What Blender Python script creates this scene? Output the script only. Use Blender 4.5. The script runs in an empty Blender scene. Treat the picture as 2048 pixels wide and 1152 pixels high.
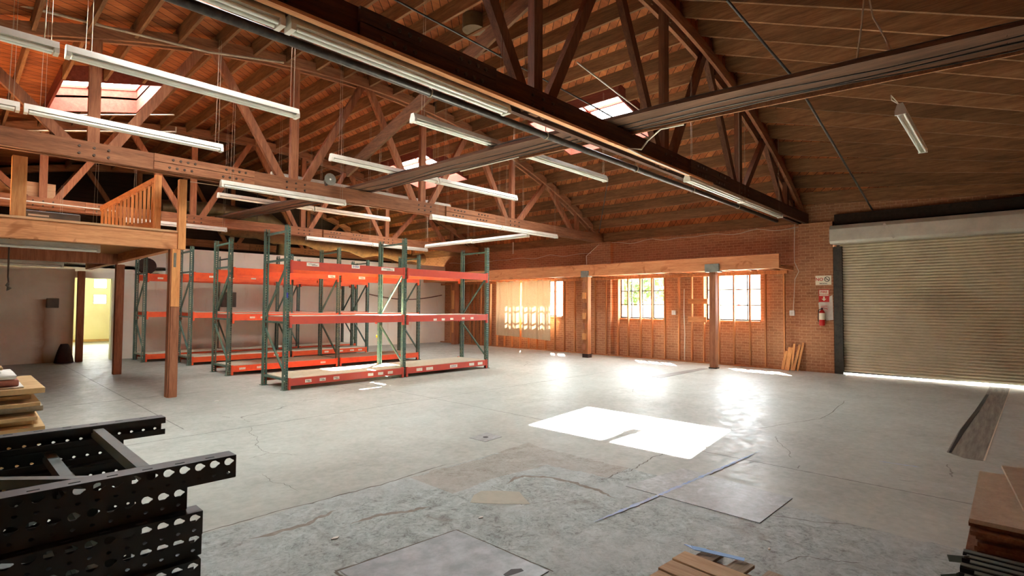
import bpy, bmesh, math, random
from mathutils import Vector, Matrix
random.seed(7)
SC = bpy.context.scene
COL = SC.collection

# ------------------------------------------------------------------ camera, sky, sun, exposure
F_PX, YAW, PITCH, ROLL, CAM_H = 1066.5, math.radians(43.307), math.radians(1.93), math.radians(0.365), 1.65
fw = Vector((math.cos(PITCH)*math.cos(YAW), math.cos(PITCH)*math.sin(YAW), math.sin(PITCH)))
r0 = Vector((math.sin(YAW), -math.cos(YAW), 0)); u0 = r0.cross(fw)
rr = r0*math.cos(ROLL) + u0*math.sin(ROLL); uu = u0*math.cos(ROLL) - r0*math.sin(ROLL)
cam = bpy.data.cameras.new('camera'); cam.sensor_width = 36; cam.lens = 36*F_PX/2048; cam.clip_start = 0.05; cam.clip_end = 300
camo = bpy.data.objects.new('camera', cam); COL.objects.link(camo); SC.camera = camo
camo.matrix_world = Matrix(((rr.x, uu.x, -fw.x, 0), (rr.y, uu.y, -fw.y, 0), (rr.z, uu.z, -fw.z, CAM_H), (0, 0, 0, 1)))
SC.view_settings.view_transform = 'Standard'; SC.view_settings.look = 'None'
SC.view_settings.gamma = 1; SC.view_settings.use_curve_mapping = False
SC.view_settings.exposure = 3.6
cy = SC.cycles
cy.use_denoising = True; cy.denoiser = 'OPENIMAGEDENOISE'; cy.max_bounces = 9; cy.diffuse_bounces = 6
cy.glossy_bounces = 3; cy.transmission_bounces = 6; cy.transparent_max_bounces = 8
cy.sample_clamp_indirect = 6; cy.caustics_reflective = False; cy.caustics_refractive = False
W = bpy.data.worlds.new('sky'); SC.world = W; W.use_nodes = True
bg = W.node_tree.nodes['Background']; bg.inputs[0].default_value = (0.97, 1.0, 0.965, 1); bg.inputs[1].default_value = 3.6
sun = bpy.data.lights.new('sun', 'SUN'); sun.energy = 19.0; sun.angle = math.radians(0.6); sun.color = (1, 0.95, 0.86)
suno = bpy.data.objects.new('sun', sun); COL.objects.link(suno)
SUN_D = Vector((-4.15, -3.5, -6.2)).normalized()
suno.rotation_euler = SUN_D.to_track_quat('-Z', 'Y').to_euler(); suno.location = (30, 30, 40)

def portal(x, y, z, sx, sy, d):
    l = bpy.data.lights.new('daylight_portal', 'AREA'); l.shape = 'RECTANGLE'; l.size = sx; l.size_y = sy; l.cycles.is_portal = True
    o = bpy.data.objects.new('daylight_portal', l); COL.objects.link(o); o.location = (x, y, z)
    o.rotation_euler = Vector(d).to_track_quat('-Z', 'Y').to_euler()
SKY = [('right skylight of the near bay', 9.73, 11.4, 6.1, 8.6), ('right skylight of the far bay', 9.73, 11.4, 12.77, 15.1),
       ('left skylight of the far bay', 1.38, 2.95, 12.77, 15.0), ('left skylight of the near bay', 1.38, 2.95, 6.1, 8.6)]
for n, a, b, c, d in SKY:
    portal((a+b)/2, (c+d)/2, 7.3, b-a, d-c, (0, 0, -1))
WINS = [(12.13, 15.4, 1.27, 2.66), (8.09, 9.72, 1.27, 2.62), (5.16, 6.74, 1.27, 2.61)]
for a, b, c, d in WINS: portal(15.92, (a+b)/2, (c+d)/2, b-a, d-c, (-1, 0, 0))

# ------------------------------------------------------------------ materials
def lin(r, g, b):
    f = lambda v: (v/255/12.92 if v/255 <= .04045 else ((v/255+.055)/1.055)**2.4)
    return (f(r), f(g), f(b), 1)
class NT:
    def __init__(s, name):
        s.m = bpy.data.materials.new(name); s.m.use_nodes = True; s.t = s.m.node_tree; s.n = s.t.nodes; s.l = s.t.links
        s.b = s.n['Principled BSDF']
    def node(s, k, **kw):
        x = s.n.new(k)
        for a, v in kw.items(): setattr(x, a, v)
        return x
    def link(s, a, b): s.l.new(a, b)
    def coord(s, scale=(1, 1, 1), rnd=True):
        tc = s.node('ShaderNodeTexCoord'); mp = s.node('ShaderNodeMapping'); mp.inputs['Scale'].default_value = scale
        s.link(tc.outputs['Object'], mp.inputs[0])
        if rnd:
            oi = s.node('ShaderNodeObjectInfo'); ml = s.node('ShaderNodeMath', operation='MULTIPLY'); ml.inputs[1].default_value = 37.0
            s.link(oi.outputs['Random'], ml.inputs[0]); s.link(ml.outputs[0], mp.inputs['Location'])
        return mp.outputs[0]
    def noise(s, vec, scale, detail=4, rough=.6, dist=0):
        x = s.node('ShaderNodeTexNoise'); x.inputs['Scale'].default_value = scale; x.inputs['Detail'].default_value = detail
        x.inputs['Roughness'].default_value = rough; x.inputs['Distortion'].default_value = dist; s.link(vec, x.inputs['Vector']); return x.outputs[0]
    def ramp(s, fac, stops):
        x = s.node('ShaderNodeValToRGB'); e = x.color_ramp.elements
        e[0].position, e[0].color = stops[0]; e[1].position, e[1].color = stops[-1]
        for p, c in stops[1:-1]: y = e.new(p); y.color = c
        s.link(fac, x.inputs[0]); return x.outputs[0]
    def mix(s, fac, a, b, mode='MIX'):
        x = s.node('ShaderNodeMix', data_type='RGBA', blend_type=mode)
        for v, k in ((fac, 0), (a, 6), (b, 7)):
            if hasattr(v, 'is_linked'): s.link(v, x.inputs[k])
            else: x.inputs[k].default_value = v
        return x.outputs[2]
    def math(s, op, a, b=None, c=None):
        x = s.node('ShaderNodeMath', operation=op)
        for i, v in enumerate((a, b, c)):
            if v is None: continue
            if hasattr(v, 'is_linked'): s.link(v, x.inputs[i])
            else: x.inputs[i].default_value = v
        return x.outputs[0]
    def bump(s, h, dist=.01, strength=.5):
        x = s.node('ShaderNodeBump'); x.inputs['Distance'].default_value = dist; x.inputs['Strength'].default_value = strength
        s.link(h, x.inputs['Height']); s.link(x.outputs[0], s.b.inputs['Normal'])
    def base(s, c):
        if hasattr(c, 'is_linked'): s.link(c, s.b.inputs['Base Color'])
        else: s.b.inputs['Base Color'].default_value = c
    def rough(s, v, spec=.5, metal=0):
        if hasattr(v, 'is_linked'): s.link(v, s.b.inputs['Roughness'])
        else: s.b.inputs['Roughness'].default_value = v
        s.b.inputs['Specular IOR Level'].default_value = spec; s.b.inputs['Metallic'].default_value = metal

def wood(name, c0, c1, c2, axis=0, rough=.75, var=.35, knots=0):
    """weathered or new timber; the grain runs along the given axis"""
    t = NT(name); sc = [9, 9, 9]
    if axis is not None: sc[axis] = .7
    v = t.coord(tuple(sc)); a = t.noise(v, 1.6, 6, .65, .4); b = t.noise(v, 9, 3, .6)
    col = t.ramp(a, [(.28, c0), (.5, c1), (.72, c2)])
    col = t.mix(.35, col, t.ramp(b, [(.3, c0), (.7, c2)]))
    oi = t.node('ShaderNodeObjectInfo')
    k = t.math('MULTIPLY_ADD', oi.outputs['Random'], var, 1-var*.5)
    hs = t.node('ShaderNodeHueSaturation'); t.link(k, hs.inputs['Value']); t.link(col, hs.inputs['Color']); col = hs.outputs[0]
    if knots:
        v2 = t.coord((1.1, 1.1, 1.1)); kn = t.noise(v2, 2.3, 2, .5, 1.2)
        col = t.mix(t.ramp(kn, [(.60, (0, 0, 0, 1)), (.68, (.8, .8, .8, 1))]), col, c0)
    t.base(col); t.rough(rough, .25); t.bump(b, .004, .4); return t.m
def paint(name, c, c2=None, rough=.5, metal=0, scale=6, lo=.45, hi=.7, spec=.5):
    t = NT(name); v = t.coord(); n = t.noise(v, scale, 6, .65)
    t.base(t.ramp(n, [(lo, c), (hi, c2 or c)])); t.rough(rough, spec, metal); return t.m

M = {}
M['joist'] = wood('joist_wood', lin(82, 54, 34), lin(126, 86, 55), lin(156, 114, 78), 1, .8, .4)
M['truss'] = wood('truss_wood', lin(92, 54, 36), lin(142, 92, 62), lin(168, 116, 82), 0, .75, .25)
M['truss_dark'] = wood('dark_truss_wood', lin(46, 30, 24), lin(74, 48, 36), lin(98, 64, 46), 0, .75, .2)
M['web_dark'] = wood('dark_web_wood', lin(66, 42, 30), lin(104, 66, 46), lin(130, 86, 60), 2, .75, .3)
M['attic'] = wood('dark_shaded_boards', lin(34, 26, 22), lin(50, 38, 30), lin(62, 48, 38), 0, .9, .2)  # attic shade put into the colour of gable and floor; ledger is dark wood
M['web'] = wood('web_wood', lin(96, 56, 38), lin(146, 92, 62), lin(172, 116, 82), 2, .75, .3)
M['walk'] = wood('dark_walkway_wood', lin(52, 36, 28), lin(84, 56, 40), lin(110, 76, 54), 1, .8, .3)
M['curb'] = wood('skylight_curb_wood', lin(96, 40, 30), lin(126, 58, 44), lin(146, 74, 58), 1, .75, .2)
M['old'] = wood('grey_brown_wood', lin(70, 46, 32), lin(110, 74, 50), lin(140, 100, 70), 1, .85, .3)
M['new_x'] = wood('new_timber_x', lin(158, 96, 56), lin(206, 144, 96), lin(224, 168, 120), 0, .6, .2, 1)
M['new_y'] = wood('new_timber_y', lin(150, 86, 46), lin(198, 130, 80), lin(220, 156, 104), 1, .6, .2, 1)
M['new_z'] = wood('new_timber_z', lin(168, 100, 52), lin(212, 146, 88), lin(228, 170, 110), 2, .6, .25)
M['header'] = wood('header_timber', lin(166, 98, 58), lin(204, 132, 84), lin(220, 156, 106), 1, .6, .1, 1)
M['stud'] = wood('stud_timber', lin(138, 82, 48), lin(188, 124, 78), lin(210, 150, 100), 2, .7, .5)
M['post'] = wood('post_timber', lin(112, 66, 44), lin(156, 100, 70), lin(182, 124, 90), 2, .65, .2)
M['ply'] = wood('plywood', lin(170, 120, 80), lin(206, 162, 118), lin(222, 184, 142), 0, .7, .2)
M['underside'] = wood('mezzanine_underside', lin(120, 70, 30), lin(170, 110, 54), lin(190, 130, 72), 0, .7, .1)
M['board'] = wood('particle_board', lin(176, 166, 144), lin(194, 186, 164), lin(208, 202, 182), None, .7, .25)
M['board_edge'] = wood('fibreboard_edge', lin(100, 66, 48), lin(134, 92, 66), lin(164, 120, 90), None, .8, .5)
M['pallet'] = wood('pallet_wood', lin(166, 132, 96), lin(200, 168, 130), lin(216, 188, 152), 1, .7, .3)
M['pallet_grey'] = wood('weathered_pallet_wood', lin(120, 106, 90), lin(160, 146, 126), lin(184, 172, 152), 0, .85, .2)
M['green'] = paint('rack_green_paint', lin(72, 100, 90), lin(112, 126, 98), .42, 0, 9, .45, .75)
M['green_dark'] = paint('stacked_frame_dark_green_paint', lin(22, 34, 34), lin(32, 46, 44), .45, 0, 5, .5, .8, 1.0); M['brace'] = paint('brace_grey_green_paint', lin(120, 138, 134), lin(100, 118, 112), .4)
M['bar_dark'] = paint('bar_shaded_side', lin(26, 32, 40), lin(20, 24, 30), .35)  # bar sides darker than their tops, shade put into the colour
M['bar'] = paint('bar_green_paint', lin(70, 88, 80), lin(50, 64, 60), .35)
M['orange'] = paint('rack_orange_paint', lin(226, 88, 40), lin(206, 72, 40), .42, 0, 5)
M['red'] = paint('rack_red_paint', lin(196, 74, 54), lin(180, 68, 60), .42, 0, 5)
M['white_metal'] = paint('white_enamel', lin(212, 208, 194), lin(194, 188, 172), .4, 0, 4)
M['tube'] = paint('fluorescent_tube', lin(228, 226, 214), lin(222, 220, 208), .25)
M['pipe'] = paint('black_steel_pipe', lin(52, 46, 42), lin(80, 70, 62), .35, .3, 12)
M['conduit'] = paint('galvanised_conduit', lin(176, 158, 134), lin(150, 134, 112), .4, .3, 12)
M['wire'] = paint('pale_wire', lin(206, 196, 178), None, .5)
M['galv'] = paint('galvanised_sheet', lin(220, 214, 198), lin(196, 190, 174), .42, .2, 2.5, .35, .7)
M['slat'] = paint('door_slat_paint', lin(226, 214, 186), lin(208, 196, 168), .5, .1, 1.5)
M['rail'] = paint('dark_steel_guide', lin(70, 66, 58), lin(52, 48, 44), .45, .4, 8)
M['plate'] = paint('grey_bracket_steel', lin(126, 128, 116), lin(104, 104, 94), .5, .3)
M['sign_white'] = paint('sign_white', lin(238, 228, 202), None, .45)
M['sign_red'] = paint('sign_red', lin(206, 44, 34), None, .45)
M['ext_red'] = paint('extinguisher_red', lin(196, 26, 26), None, .3)
M['black'] = paint('black_plastic', lin(24, 22, 22), None, .5)
M['blue_ink'] = paint('blue_ink', lin(50, 56, 150), None, .5)
M['label'] = paint('label_paper', lin(232, 222, 206), lin(206, 190, 172), .6, 0, 30)
M['yellow'] = paint('yellow_clip_plastic', lin(242, 176, 20), None, .4)
M['steel'] = paint('bolt_steel', lin(80, 62, 50), lin(50, 40, 34), .5, .4, 30)
M['foam'] = paint('white_foam', lin(226, 224, 214), lin(206, 202, 188), .8)
M['brickred'] = paint('loose_brick', lin(176, 112, 96), lin(150, 92, 78), .8, 0, 14)
M['card'] = paint('cardboard', lin(206, 172, 122), lin(184, 148, 100), .8, 0, 4)
M['insul'] = paint('insulation_batt', lin(112, 80, 46), lin(80, 56, 32), .95, 0, 5)
M['duct'] = paint('duct_metal', lin(126, 110, 82), lin(96, 82, 60), .4, .4, 3)
M['grey'] = paint('grey_box_paint', lin(104, 98, 86), lin(92, 86, 76), .6)
M['dark'] = paint('dark_cloth', lin(60, 42, 34), lin(44, 30, 26), .9, 0, 10)
M['foliage'] = paint('foliage', lin(64, 92, 30), lin(40, 62, 20), .8, 0, 3)
M['outside_white'] = paint('white_render', lin(232, 226, 214), None, .8)
M['asphalt'] = paint('pale_paving', lin(186, 182, 170), lin(170, 166, 156), .9, 0, 1)

def mk_deck():
    t = NT('roof_sheathing'); tc = t.node('ShaderNodeTexCoord'); sp = t.node('ShaderNodeSeparateXYZ'); t.link(tc.outputs['Object'], sp.inputs[0])
    v = t.math('MULTIPLY', t.math('SUBTRACT', sp.outputs[0], sp.outputs[1]), 5.0)
    fr = t.math('FRACT', v); fl = t.math('FLOOR', v)
    gap = t.math('LESS_THAN', fr, .07)
    wn = t.node('ShaderNodeTexWhiteNoise', noise_dimensions='1D'); t.link(fl, wn.inputs['W'])
    mp = t.node('ShaderNodeMapping'); mp.inputs['Rotation'].default_value = (0, 0, -math.pi/4); mp.inputs['Scale'].default_value = (.8, 8, 1)
    t.link(tc.outputs['Object'], mp.inputs[0]); n = t.noise(mp.outputs[0], 1.6, 5, .6)
    c = t.ramp(n, [(.3, lin(104, 52, 28)), (.55, lin(156, 84, 46)), (.75, lin(184, 110, 64))])
    c = t.mix(.45, c, t.ramp(wn.outputs[0], [(0, lin(100, 50, 28)), (1, lin(200, 122, 70))]))
    c = t.mix(gap, c, lin(40, 20, 12)); t.base(c); t.rough(.8, .2); return t.m
M['deck'] = mk_deck()
def mk_brick(name, swap=True):
    t = NT(name); tc = t.node('ShaderNodeTexCoord'); sp = t.node('ShaderNodeSeparateXYZ'); t.link(tc.outputs['Object'], sp.inputs[0])
    cb = t.node('ShaderNodeCombineXYZ'); t.link(sp.outputs[1 if swap else 0], cb.inputs[0]); t.link(sp.outputs[2], cb.inputs[1])
    b = t.node('ShaderNodeTexBrick'); b.inputs['Scale'].default_value = 1; b.inputs['Brick Width'].default_value = .215; b.inputs['Row Height'].default_value = .077
    b.inputs['Mortar Size'].default_value = .007; b.inputs['Mortar Smooth'].default_value = .4; b.inputs['Bias'].default_value = -.2
    nz = t.noise(cb.outputs[0], 7, 3); vm = t.node('ShaderNodeVectorMath', operation='MULTIPLY_ADD')
    t.link(nz, vm.inputs[0]); vm.inputs[1].default_value = (.02, .02, 0); t.link(cb.outputs[0], vm.inputs[2]); t.link(vm.outputs[0], b.inputs['Vector'])
    b.inputs['Color1'].default_value = lin(170, 116, 80); b.inputs['Color2'].default_value = lin(136, 86, 60); b.inputs['Mortar'].default_value = lin(204, 162, 124)
    n2 = t.noise(cb.outputs[0], 1.1, 5, .6); c = t.mix(t.ramp(n2, [(.4, (0, 0, 0, 1)), (.75, (.55, .55, .55, 1))]), b.outputs[0], lin(182, 138, 102))
    n3 = t.noise(cb.outputs[0], 22, 3); c = t.mix(.25, c, t.ramp(n3, [(.3, lin(134, 78, 56)), (.7, lin(214, 154, 116))]))
    t.base(c); t.rough(.9, .2); t.bump(b.outputs[1], .01, -.5); return t.m
M['brick'] = mk_brick('brick_wall'); M['brick_x'] = mk_brick('brick_wall_side', False)
def mk_white():
    t = NT('painted_white_wall'); v = t.coord((1, 1, 1), False); n = t.noise(v, .7, 5, .6); n2 = t.noise(t.coord((3, 3, .5), False), 1.4, 4)
    c = t.ramp(n, [(.35, lin(236, 230, 212)), (.6, lin(246, 243, 228))])
    c = t.mix(t.ramp(n2, [(.58, (0, 0, 0, 1)), (.8, (.5, .5, .5, 1))]), c, lin(206, 172, 134)); t.base(c); t.rough(.75, .3); return t.m
M['white'] = mk_white()
def mk_left():
    t = NT('stained_cream_wall'); tc = t.node('ShaderNodeTexCoord'); sp = t.node('ShaderNodeSeparateXYZ'); t.link(tc.outputs['Object'], sp.inputs[0])
    n = t.noise(t.coord((1, 1, 1), False), 1.1, 5, .65, .3)
    c = t.ramp(n, [(.3, lin(226, 214, 192)), (.65, lin(242, 234, 216))])
    # brown run-down stain below the panel box
    d = t.math('ABSOLUTE', t.math('SUBTRACT', sp.outputs[0], t.math('MULTIPLY_ADD', n, .3, 1.72)))
    s1 = t.math('MULTIPLY', t.math('SUBTRACT', 1, t.math('MINIMUM', t.math('MULTIPLY', d, 4.2), 1)), t.math('LESS_THAN', sp.outputs[2], 1.75))
    c = t.mix(t.math('MULTIPLY', s1, .75), c, lin(150, 100, 56)); t.base(c); t.rough(.7, .3); return t.m
M['leftwall'] = mk_left()
M['cream'] = paint('cream_wall', lin(244, 238, 200), lin(236, 228, 186), .8, 0, 1)
M['doorpaint'] = paint('door_paint', lin(228, 232, 206), None, .5)

def mk_floor():
    t = NT('concrete_floor'); tc = t.node('ShaderNodeTexCoord'); P = tc.outputs['Object']
    sp = t.node('ShaderNodeSeparateXYZ'); t.link(P, sp.inputs[0]); X, Y = sp.outputs[0], sp.outputs[1]
    big = t.noise(P, .35, 5, .6, .4); mid = t.noise(P, 1.3, 6, .6, .25); fine = t.noise(P, 14, 5, .6)
    c = t.ramp(big, [(.3, lin(154, 161, 152)), (.5, lin(179, 187, 178)), (.7, lin(193, 203, 195))])
    c = t.mix(.4, c, t.ramp(mid, [(.25, lin(134, 142, 134)), (.5, lin(175, 182, 173)), (.75, lin(197, 207, 200))]))
    c = t.mix(.18, c, t.ramp(fine, [(.3, lin(120, 112, 104)), (.7, lin(212, 206, 196))]))
    # dirtier slab on the left of the hall
    m2 = t.node('ShaderNodeMapRange'); m2.inputs[1].default_value = 8.5; m2.inputs[2].default_value = 16; t.link(t.math('MULTIPLY_ADD', big, 5, Y), m2.inputs[0])
    c = t.mix(t.math('MULTIPLY', m2.outputs[0], .45), c, lin(122, 108, 94))
    # worn, spalled patch
    wob = t.math('MULTIPLY_ADD', mid, .5, -.25)
    inx = t.math('LESS_THAN', t.math('ADD', X, t.math('MULTIPLY', wob, .8)), 4.82); iny = t.math('LESS_THAN', t.math('ADD', Y, t.math('MULTIPLY', wob, .35)), 4.28)
    patch = t.math('MULTIPLY', inx, iny)
    w1 = t.noise(P, 4.5, 9, .74, 1.2); w2 = t.noise(P, 17, 8, .75, 1.6); w3 = t.noise(P, 1.1, 5, .6, .6)
    wc = t.ramp(w1, [(.36, lin(92, 90, 82)), (.46, lin(148, 158, 154)), (.55, lin(174, 186, 182)), (.66, lin(202, 218, 216))])
    wc = t.mix(.5, wc, t.ramp(w2, [(.38, lin(66, 62, 56)), (.455, lin(152, 162, 158)), (.56, lin(182, 194, 190)), (.7, lin(208, 212, 210))]))
    wc = t.mix(t.ramp(w3, [(.45, (0, 0, 0, 1)), (.62, (.55, .55, .55, 1))]), wc, lin(184, 192, 190))
    wc = t.mix(t.ramp(t.noise(P, 2.1, 4, .6, .8), [(.62, (0, 0, 0, 1)), (.70, (.45, .45, .45, 1))]), wc, lin(122, 112, 96))
    c = t.mix(t.math('MULTIPLY', patch, .9), c, wc)
    # beige strip where the overlay was scraped off
    e1 = t.math('MULTIPLY', t.math('LESS_THAN', t.math('ABSOLUTE', t.math('SUBTRACT', t.math('ADD', Y, wob), 3.95)), .34), t.math('GREATER_THAN', X, 3.1))
    e2 = t.math('MULTIPLY', t.math('LESS_THAN', t.math('ABSOLUTE', t.math('SUBTRACT', t.math('ADD', X, wob), 4.6)), .24), t.math('GREATER_THAN', Y, 2.9))
    c = t.mix(t.math('MULTIPLY', t.math('MULTIPLY', t.math('MAXIMUM', e1, e2), patch), .45), c, lin(160, 146, 126))
    # saw joints
    def line(C, v, w, cond=None):
        d = t.math('LESS_THAN', t.math('ABSOLUTE', t.math('SUBTRACT', t.math('ADD', C, t.math('MULTIPLY', fine, .006)), v)), w)
        return t.math('MULTIPLY', d, cond) if cond else d
    js = [line(X, 6.0, .007), line(Y, 7.55, .008), line(Y, 11.15, .012, t.math('LESS_THAN', X, 4.4)), line(Y, 16.9, .014), line(X, 9.9, .006, t.math('GREATER_THAN', Y, 8)),
          line(X, 2.2, .006, t.math('GREATER_THAN', Y, 8))]
    j = js[0]
    for k in js[1:]: j = t.math('MAXIMUM', j, k)
    c = t.mix(t.math('MULTIPLY', j, .8), c, lin(64, 56, 50))
    # hairline cracks
    def crack(scale, w, thr, amt):
        nv = t.node('ShaderNodeTexNoise'); nv.inputs['Scale'].default_value = 2.2; nv.inputs['Detail'].default_value = 5; t.link(P, nv.inputs['Vector'])
        va = t.node('ShaderNodeVectorMath', operation='MULTIPLY_ADD'); t.link(nv.outputs[1], va.inputs[0]); va.inputs[1].default_value = (.35, .35, 0); t.link(P, va.inputs[2])
        vo = t.node('ShaderNodeTexVoronoi', feature='DISTANCE_TO_EDGE'); vo.inputs['Scale'].default_value = scale; t.link(va.outputs[0], vo.inputs['Vector'])
        k = t.math('MULTIPLY', t.math('LESS_THAN', vo.outputs[0], w), t.math('GREATER_THAN', t.noise(P, .5, 2), thr)); return t.math('MULTIPLY', k, amt)
    c = t.mix(crack(.28, .0014, .55, .6), c, lin(84, 74, 66))
    t.base(c)
    rg = t.ramp(t.noise(P, 5, 6, .7, 1.0), [(.35, (.34, .34, .34, 1)), (.65, (.60, .60, .60, 1))]); rg = t.mix(t.math('MULTIPLY', patch, .6), rg, (.55, .55, .55, 1))
    t.rough(rg, .30)
    t.link(t.ramp(t.noise(P, 7, 7, .72, 1.4), [(.38, (.05, .05, .05, 1)), (.62, (.42, .42, .42, 1))]), t.b.inputs['Specular IOR Level'])
    h = t.math('ADD', t.math('MULTIPLY', t.math('ADD', w1, t.math('MULTIPLY', w2, .6)), patch), t.math('MULTIPLY', fine, .15)); t.bump(t.math('ADD', h, t.math('MULTIPLY', mid, .4)), .014, .5); return t.m
M['floor'] = mk_floor()
M['crack'] = paint('crack_dirt', lin(112, 106, 96), lin(90, 84, 76), .9)
M['dirt'] = paint('scraped_dirt', lin(138, 132, 120), lin(156, 150, 138), .9, 0, 20)
M['mortar'] = paint('beige_mortar', lin(182, 178, 160), lin(168, 166, 150), .8, 0, 8)
def mk_track():
    t = NT('dark_track_concrete'); n = t.noise(t.coord((.6, 9, 1), False), 2.4, 6); t.base(t.ramp(n, [(.3, lin(92, 88, 80)), (.7, lin(150, 148, 138))])); t.rough(.5); return t.m
M['track'] = mk_track()
def mk_sheet():
    t = NT('dusty_sheet'); v = t.coord((1, 1, 1), False); n = t.noise(v, 5, 8, .7, 1.2); n2 = t.noise(v, 18, 5, .7)
    t.base(t.mix(.4, t.ramp(n, [(.3, lin(124, 132, 128)), (.52, lin(158, 170, 168)), (.7, lin(196, 210, 212))]), t.ramp(n2, [(.3, lin(120, 112, 108)), (.7, lin(200, 198, 198))])))
    t.rough(.42); t.bump(n, .004, .4); return t.m
M['sheet'] = mk_sheet()
def mk_tape():
    t = NT('blue_tape'); t.base(lin(128, 176, 226)); t.rough(.5); return t.m
M['sheet2'] = paint('galvanised_floor_sheet', lin(150, 160, 162), lin(186, 194, 196), .4, .1, 7, .35, .65)
M['tape'] = mk_tape(); M['chalk'] = paint('faded_blue_paint', lin(150, 180, 226), lin(186, 198, 210), .6, 0, 22, .4, .6)
def mk_glass(name, tint=(1, 1, 1, 1)):
    t = NT(name); tr = t.node('ShaderNodeBsdfTransparent'); tr.inputs[0].default_value = tint; gl = t.node('ShaderNodeBsdfGlossy'); gl.inputs['Roughness'].default_value = .02
    mx = t.node('ShaderNodeMixShader'); mx.inputs[0].default_value = .05; t.link(tr.outputs[0], mx.inputs[1]); t.link(gl.outputs[0], mx.inputs[2]); t.link(mx.outputs[0], t.n['Material Output'].inputs[0]); return t.m
M['glass'] = mk_glass('window_glass', (.95, .97, 1, 1))
def mk_curtain():
    t = NT('curtain_cloth'); v = t.coord((1, 1, 1), False); n = t.noise(v, 40, 2); c = t.ramp(n, [(.3, lin(208, 186, 148)), (.7, lin(226, 206, 170))])
    d = t.node('ShaderNodeBsdfDiffuse'); tl = t.node('ShaderNodeBsdfTranslucent'); mx = t.node('ShaderNodeMixShader'); mx.inputs[0].default_value = .28
    t.link(c, d.inputs[0]); t.link(t.mix(.8, c, lin(92, 54, 20)), tl.inputs[0]); t.link(d.outputs[0], mx.inputs[1]); t.link(tl.outputs[0], mx.inputs[2]); t.link(mx.outputs[0], t.n['Material Output'].inputs[0]); return t.m
M['curtain'] = mk_curtain()

# ------------------------------------------------------------------ mesh helpers
class MB:
    def __init__(s): s.v = []; s.f = []; s.sm = []
    def add(s, v, f, smooth=False):
        k = len(s.v); s.v += [tuple(p) for p in v]; s.f += [tuple(i+k for i in q) for q in f]; s.sm += [smooth]*len(f); return s
    def box(s, x0, x1, y0, y1, z0, z1):
        return s.add([(x0, y0, z0), (x1, y0, z0), (x1, y1, z0), (x0, y1, z0), (x0, y0, z1), (x1, y0, z1), (x1, y1, z1), (x0, y1, z1)],
                     [(0, 3, 2, 1), (4, 5, 6, 7), (0, 1, 5, 4), (1, 2, 6, 5), (2, 3, 7, 6), (3, 0, 4, 7)])
    def bar(s, p0, p1, w, h, up=(0, 0, 1)):
        """rectangular member from p0 to p1: w across, h along up"""
        p0, p1 = Vector(p0), Vector(p1); d = (p1-p0).normalized(); u = Vector(up); sd = d.cross(u)
        if sd.length < 1e-4: sd = d.cross(Vector((0, 1, 0)))
        sd.normalize(); u = sd.cross(d).normalized(); v = []
        for p in (p0, p1):
            for a, b in ((-1, -1), (1, -1), (1, 1), (-1, 1)): v.append(p + sd*a*w/2 + u*b*h/2)
        return s.add(v, [(0, 1, 2, 3), (7, 6, 5, 4), (0, 4, 5, 1), (1, 5, 6, 2), (2, 6, 7, 3), (3, 7, 4, 0)])
    def tube(s, pts, r, n=8, caps=True, smooth=True):
        pts = [Vector(p) for p in pts]; rings = []; ref = None
        for i, p in enumerate(pts):
            d = (pts[min(i+1, len(pts)-1)] - pts[max(i-1, 0)]).normalized()
            a = ref if ref is not None else (Vector((0, 0, 1)) if abs(d.z) < .9 else Vector((1, 0, 0)))
            a = (a - d*a.dot(d)).normalized(); ref = a; b = d.cross(a); rad = r[i] if isinstance(r, (list, tuple)) else r
            rings.append([p + (a*math.cos(2*math.pi*k/n) + b*math.sin(2*math.pi*k/n))*rad for k in range(n)])
        v = [q for g in rings for q in g]; f = []
        for i in range(len(pts)-1):
            for k in range(n): f.append((i*n+k, i*n+(k+1) % n, (i+1)*n+(k+1) % n, (i+1)*n+k))
        s.add(v, f, smooth)
        if caps: s.add(rings[0], [tuple(range(n))[::-1]]); s.add(rings[-1], [tuple(range(n))])
        return s
    def prism(s, poly, z0, z1):
        n = len(poly); v = [(x, y, z0) for x, y in poly] + [(x, y, z1) for x, y in poly]
        return s.add(v, [tuple(range(n))[::-1], tuple(range(n, 2*n))] + [(i, (i+1) % n, n+(i+1) % n, n+i) for i in range(n)])
    def grid(s, rows, smooth=True):
        n = len(rows[0]); v = [p for r in rows for p in r]
        return s.add(v, [(i*n+j, i*n+j+1, (i+1)*n+j+1, (i+1)*n+j) for i in range(len(rows)-1) for j in range(n-1)], smooth)
    def build(s, name, mat, parent=None, loc=None, bevel=0, solid=0):
        me = bpy.data.meshes.new(name); me.from_pydata(s.v, [], s.f); me.update()
        me.polygons.foreach_set('use_smooth', s.sm); me.materials.append(mat)
        o = bpy.data.objects.new(name, me); COL.objects.link(o)
        if parent is not None: o.parent = parent
        if loc is not None: o.location = loc
        if bevel: b = o.modifiers.new('bevel', 'BEVEL'); b.width = bevel; b.segments = 2; b.limit_method = 'ANGLE'
        if solid: b = o.modifiers.new('solid', 'SOLIDIFY'); b.thickness = solid; b.offset = 0
        return o
def tag(o, label=None, cat=None, group=None, kind=None):
    for k, v in (('label', label), ('category', cat), ('group', group), ('kind', kind)):
        if v: o[k] = v
    return o
def empty(name, loc, label, cat, group=None, rz=0):
    o = bpy.data.objects.new(name, None); COL.objects.link(o); o.location = loc; o.rotation_euler = (0, 0, rz); o.empty_display_size = .1
    return tag(o, label, cat, group)
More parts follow.
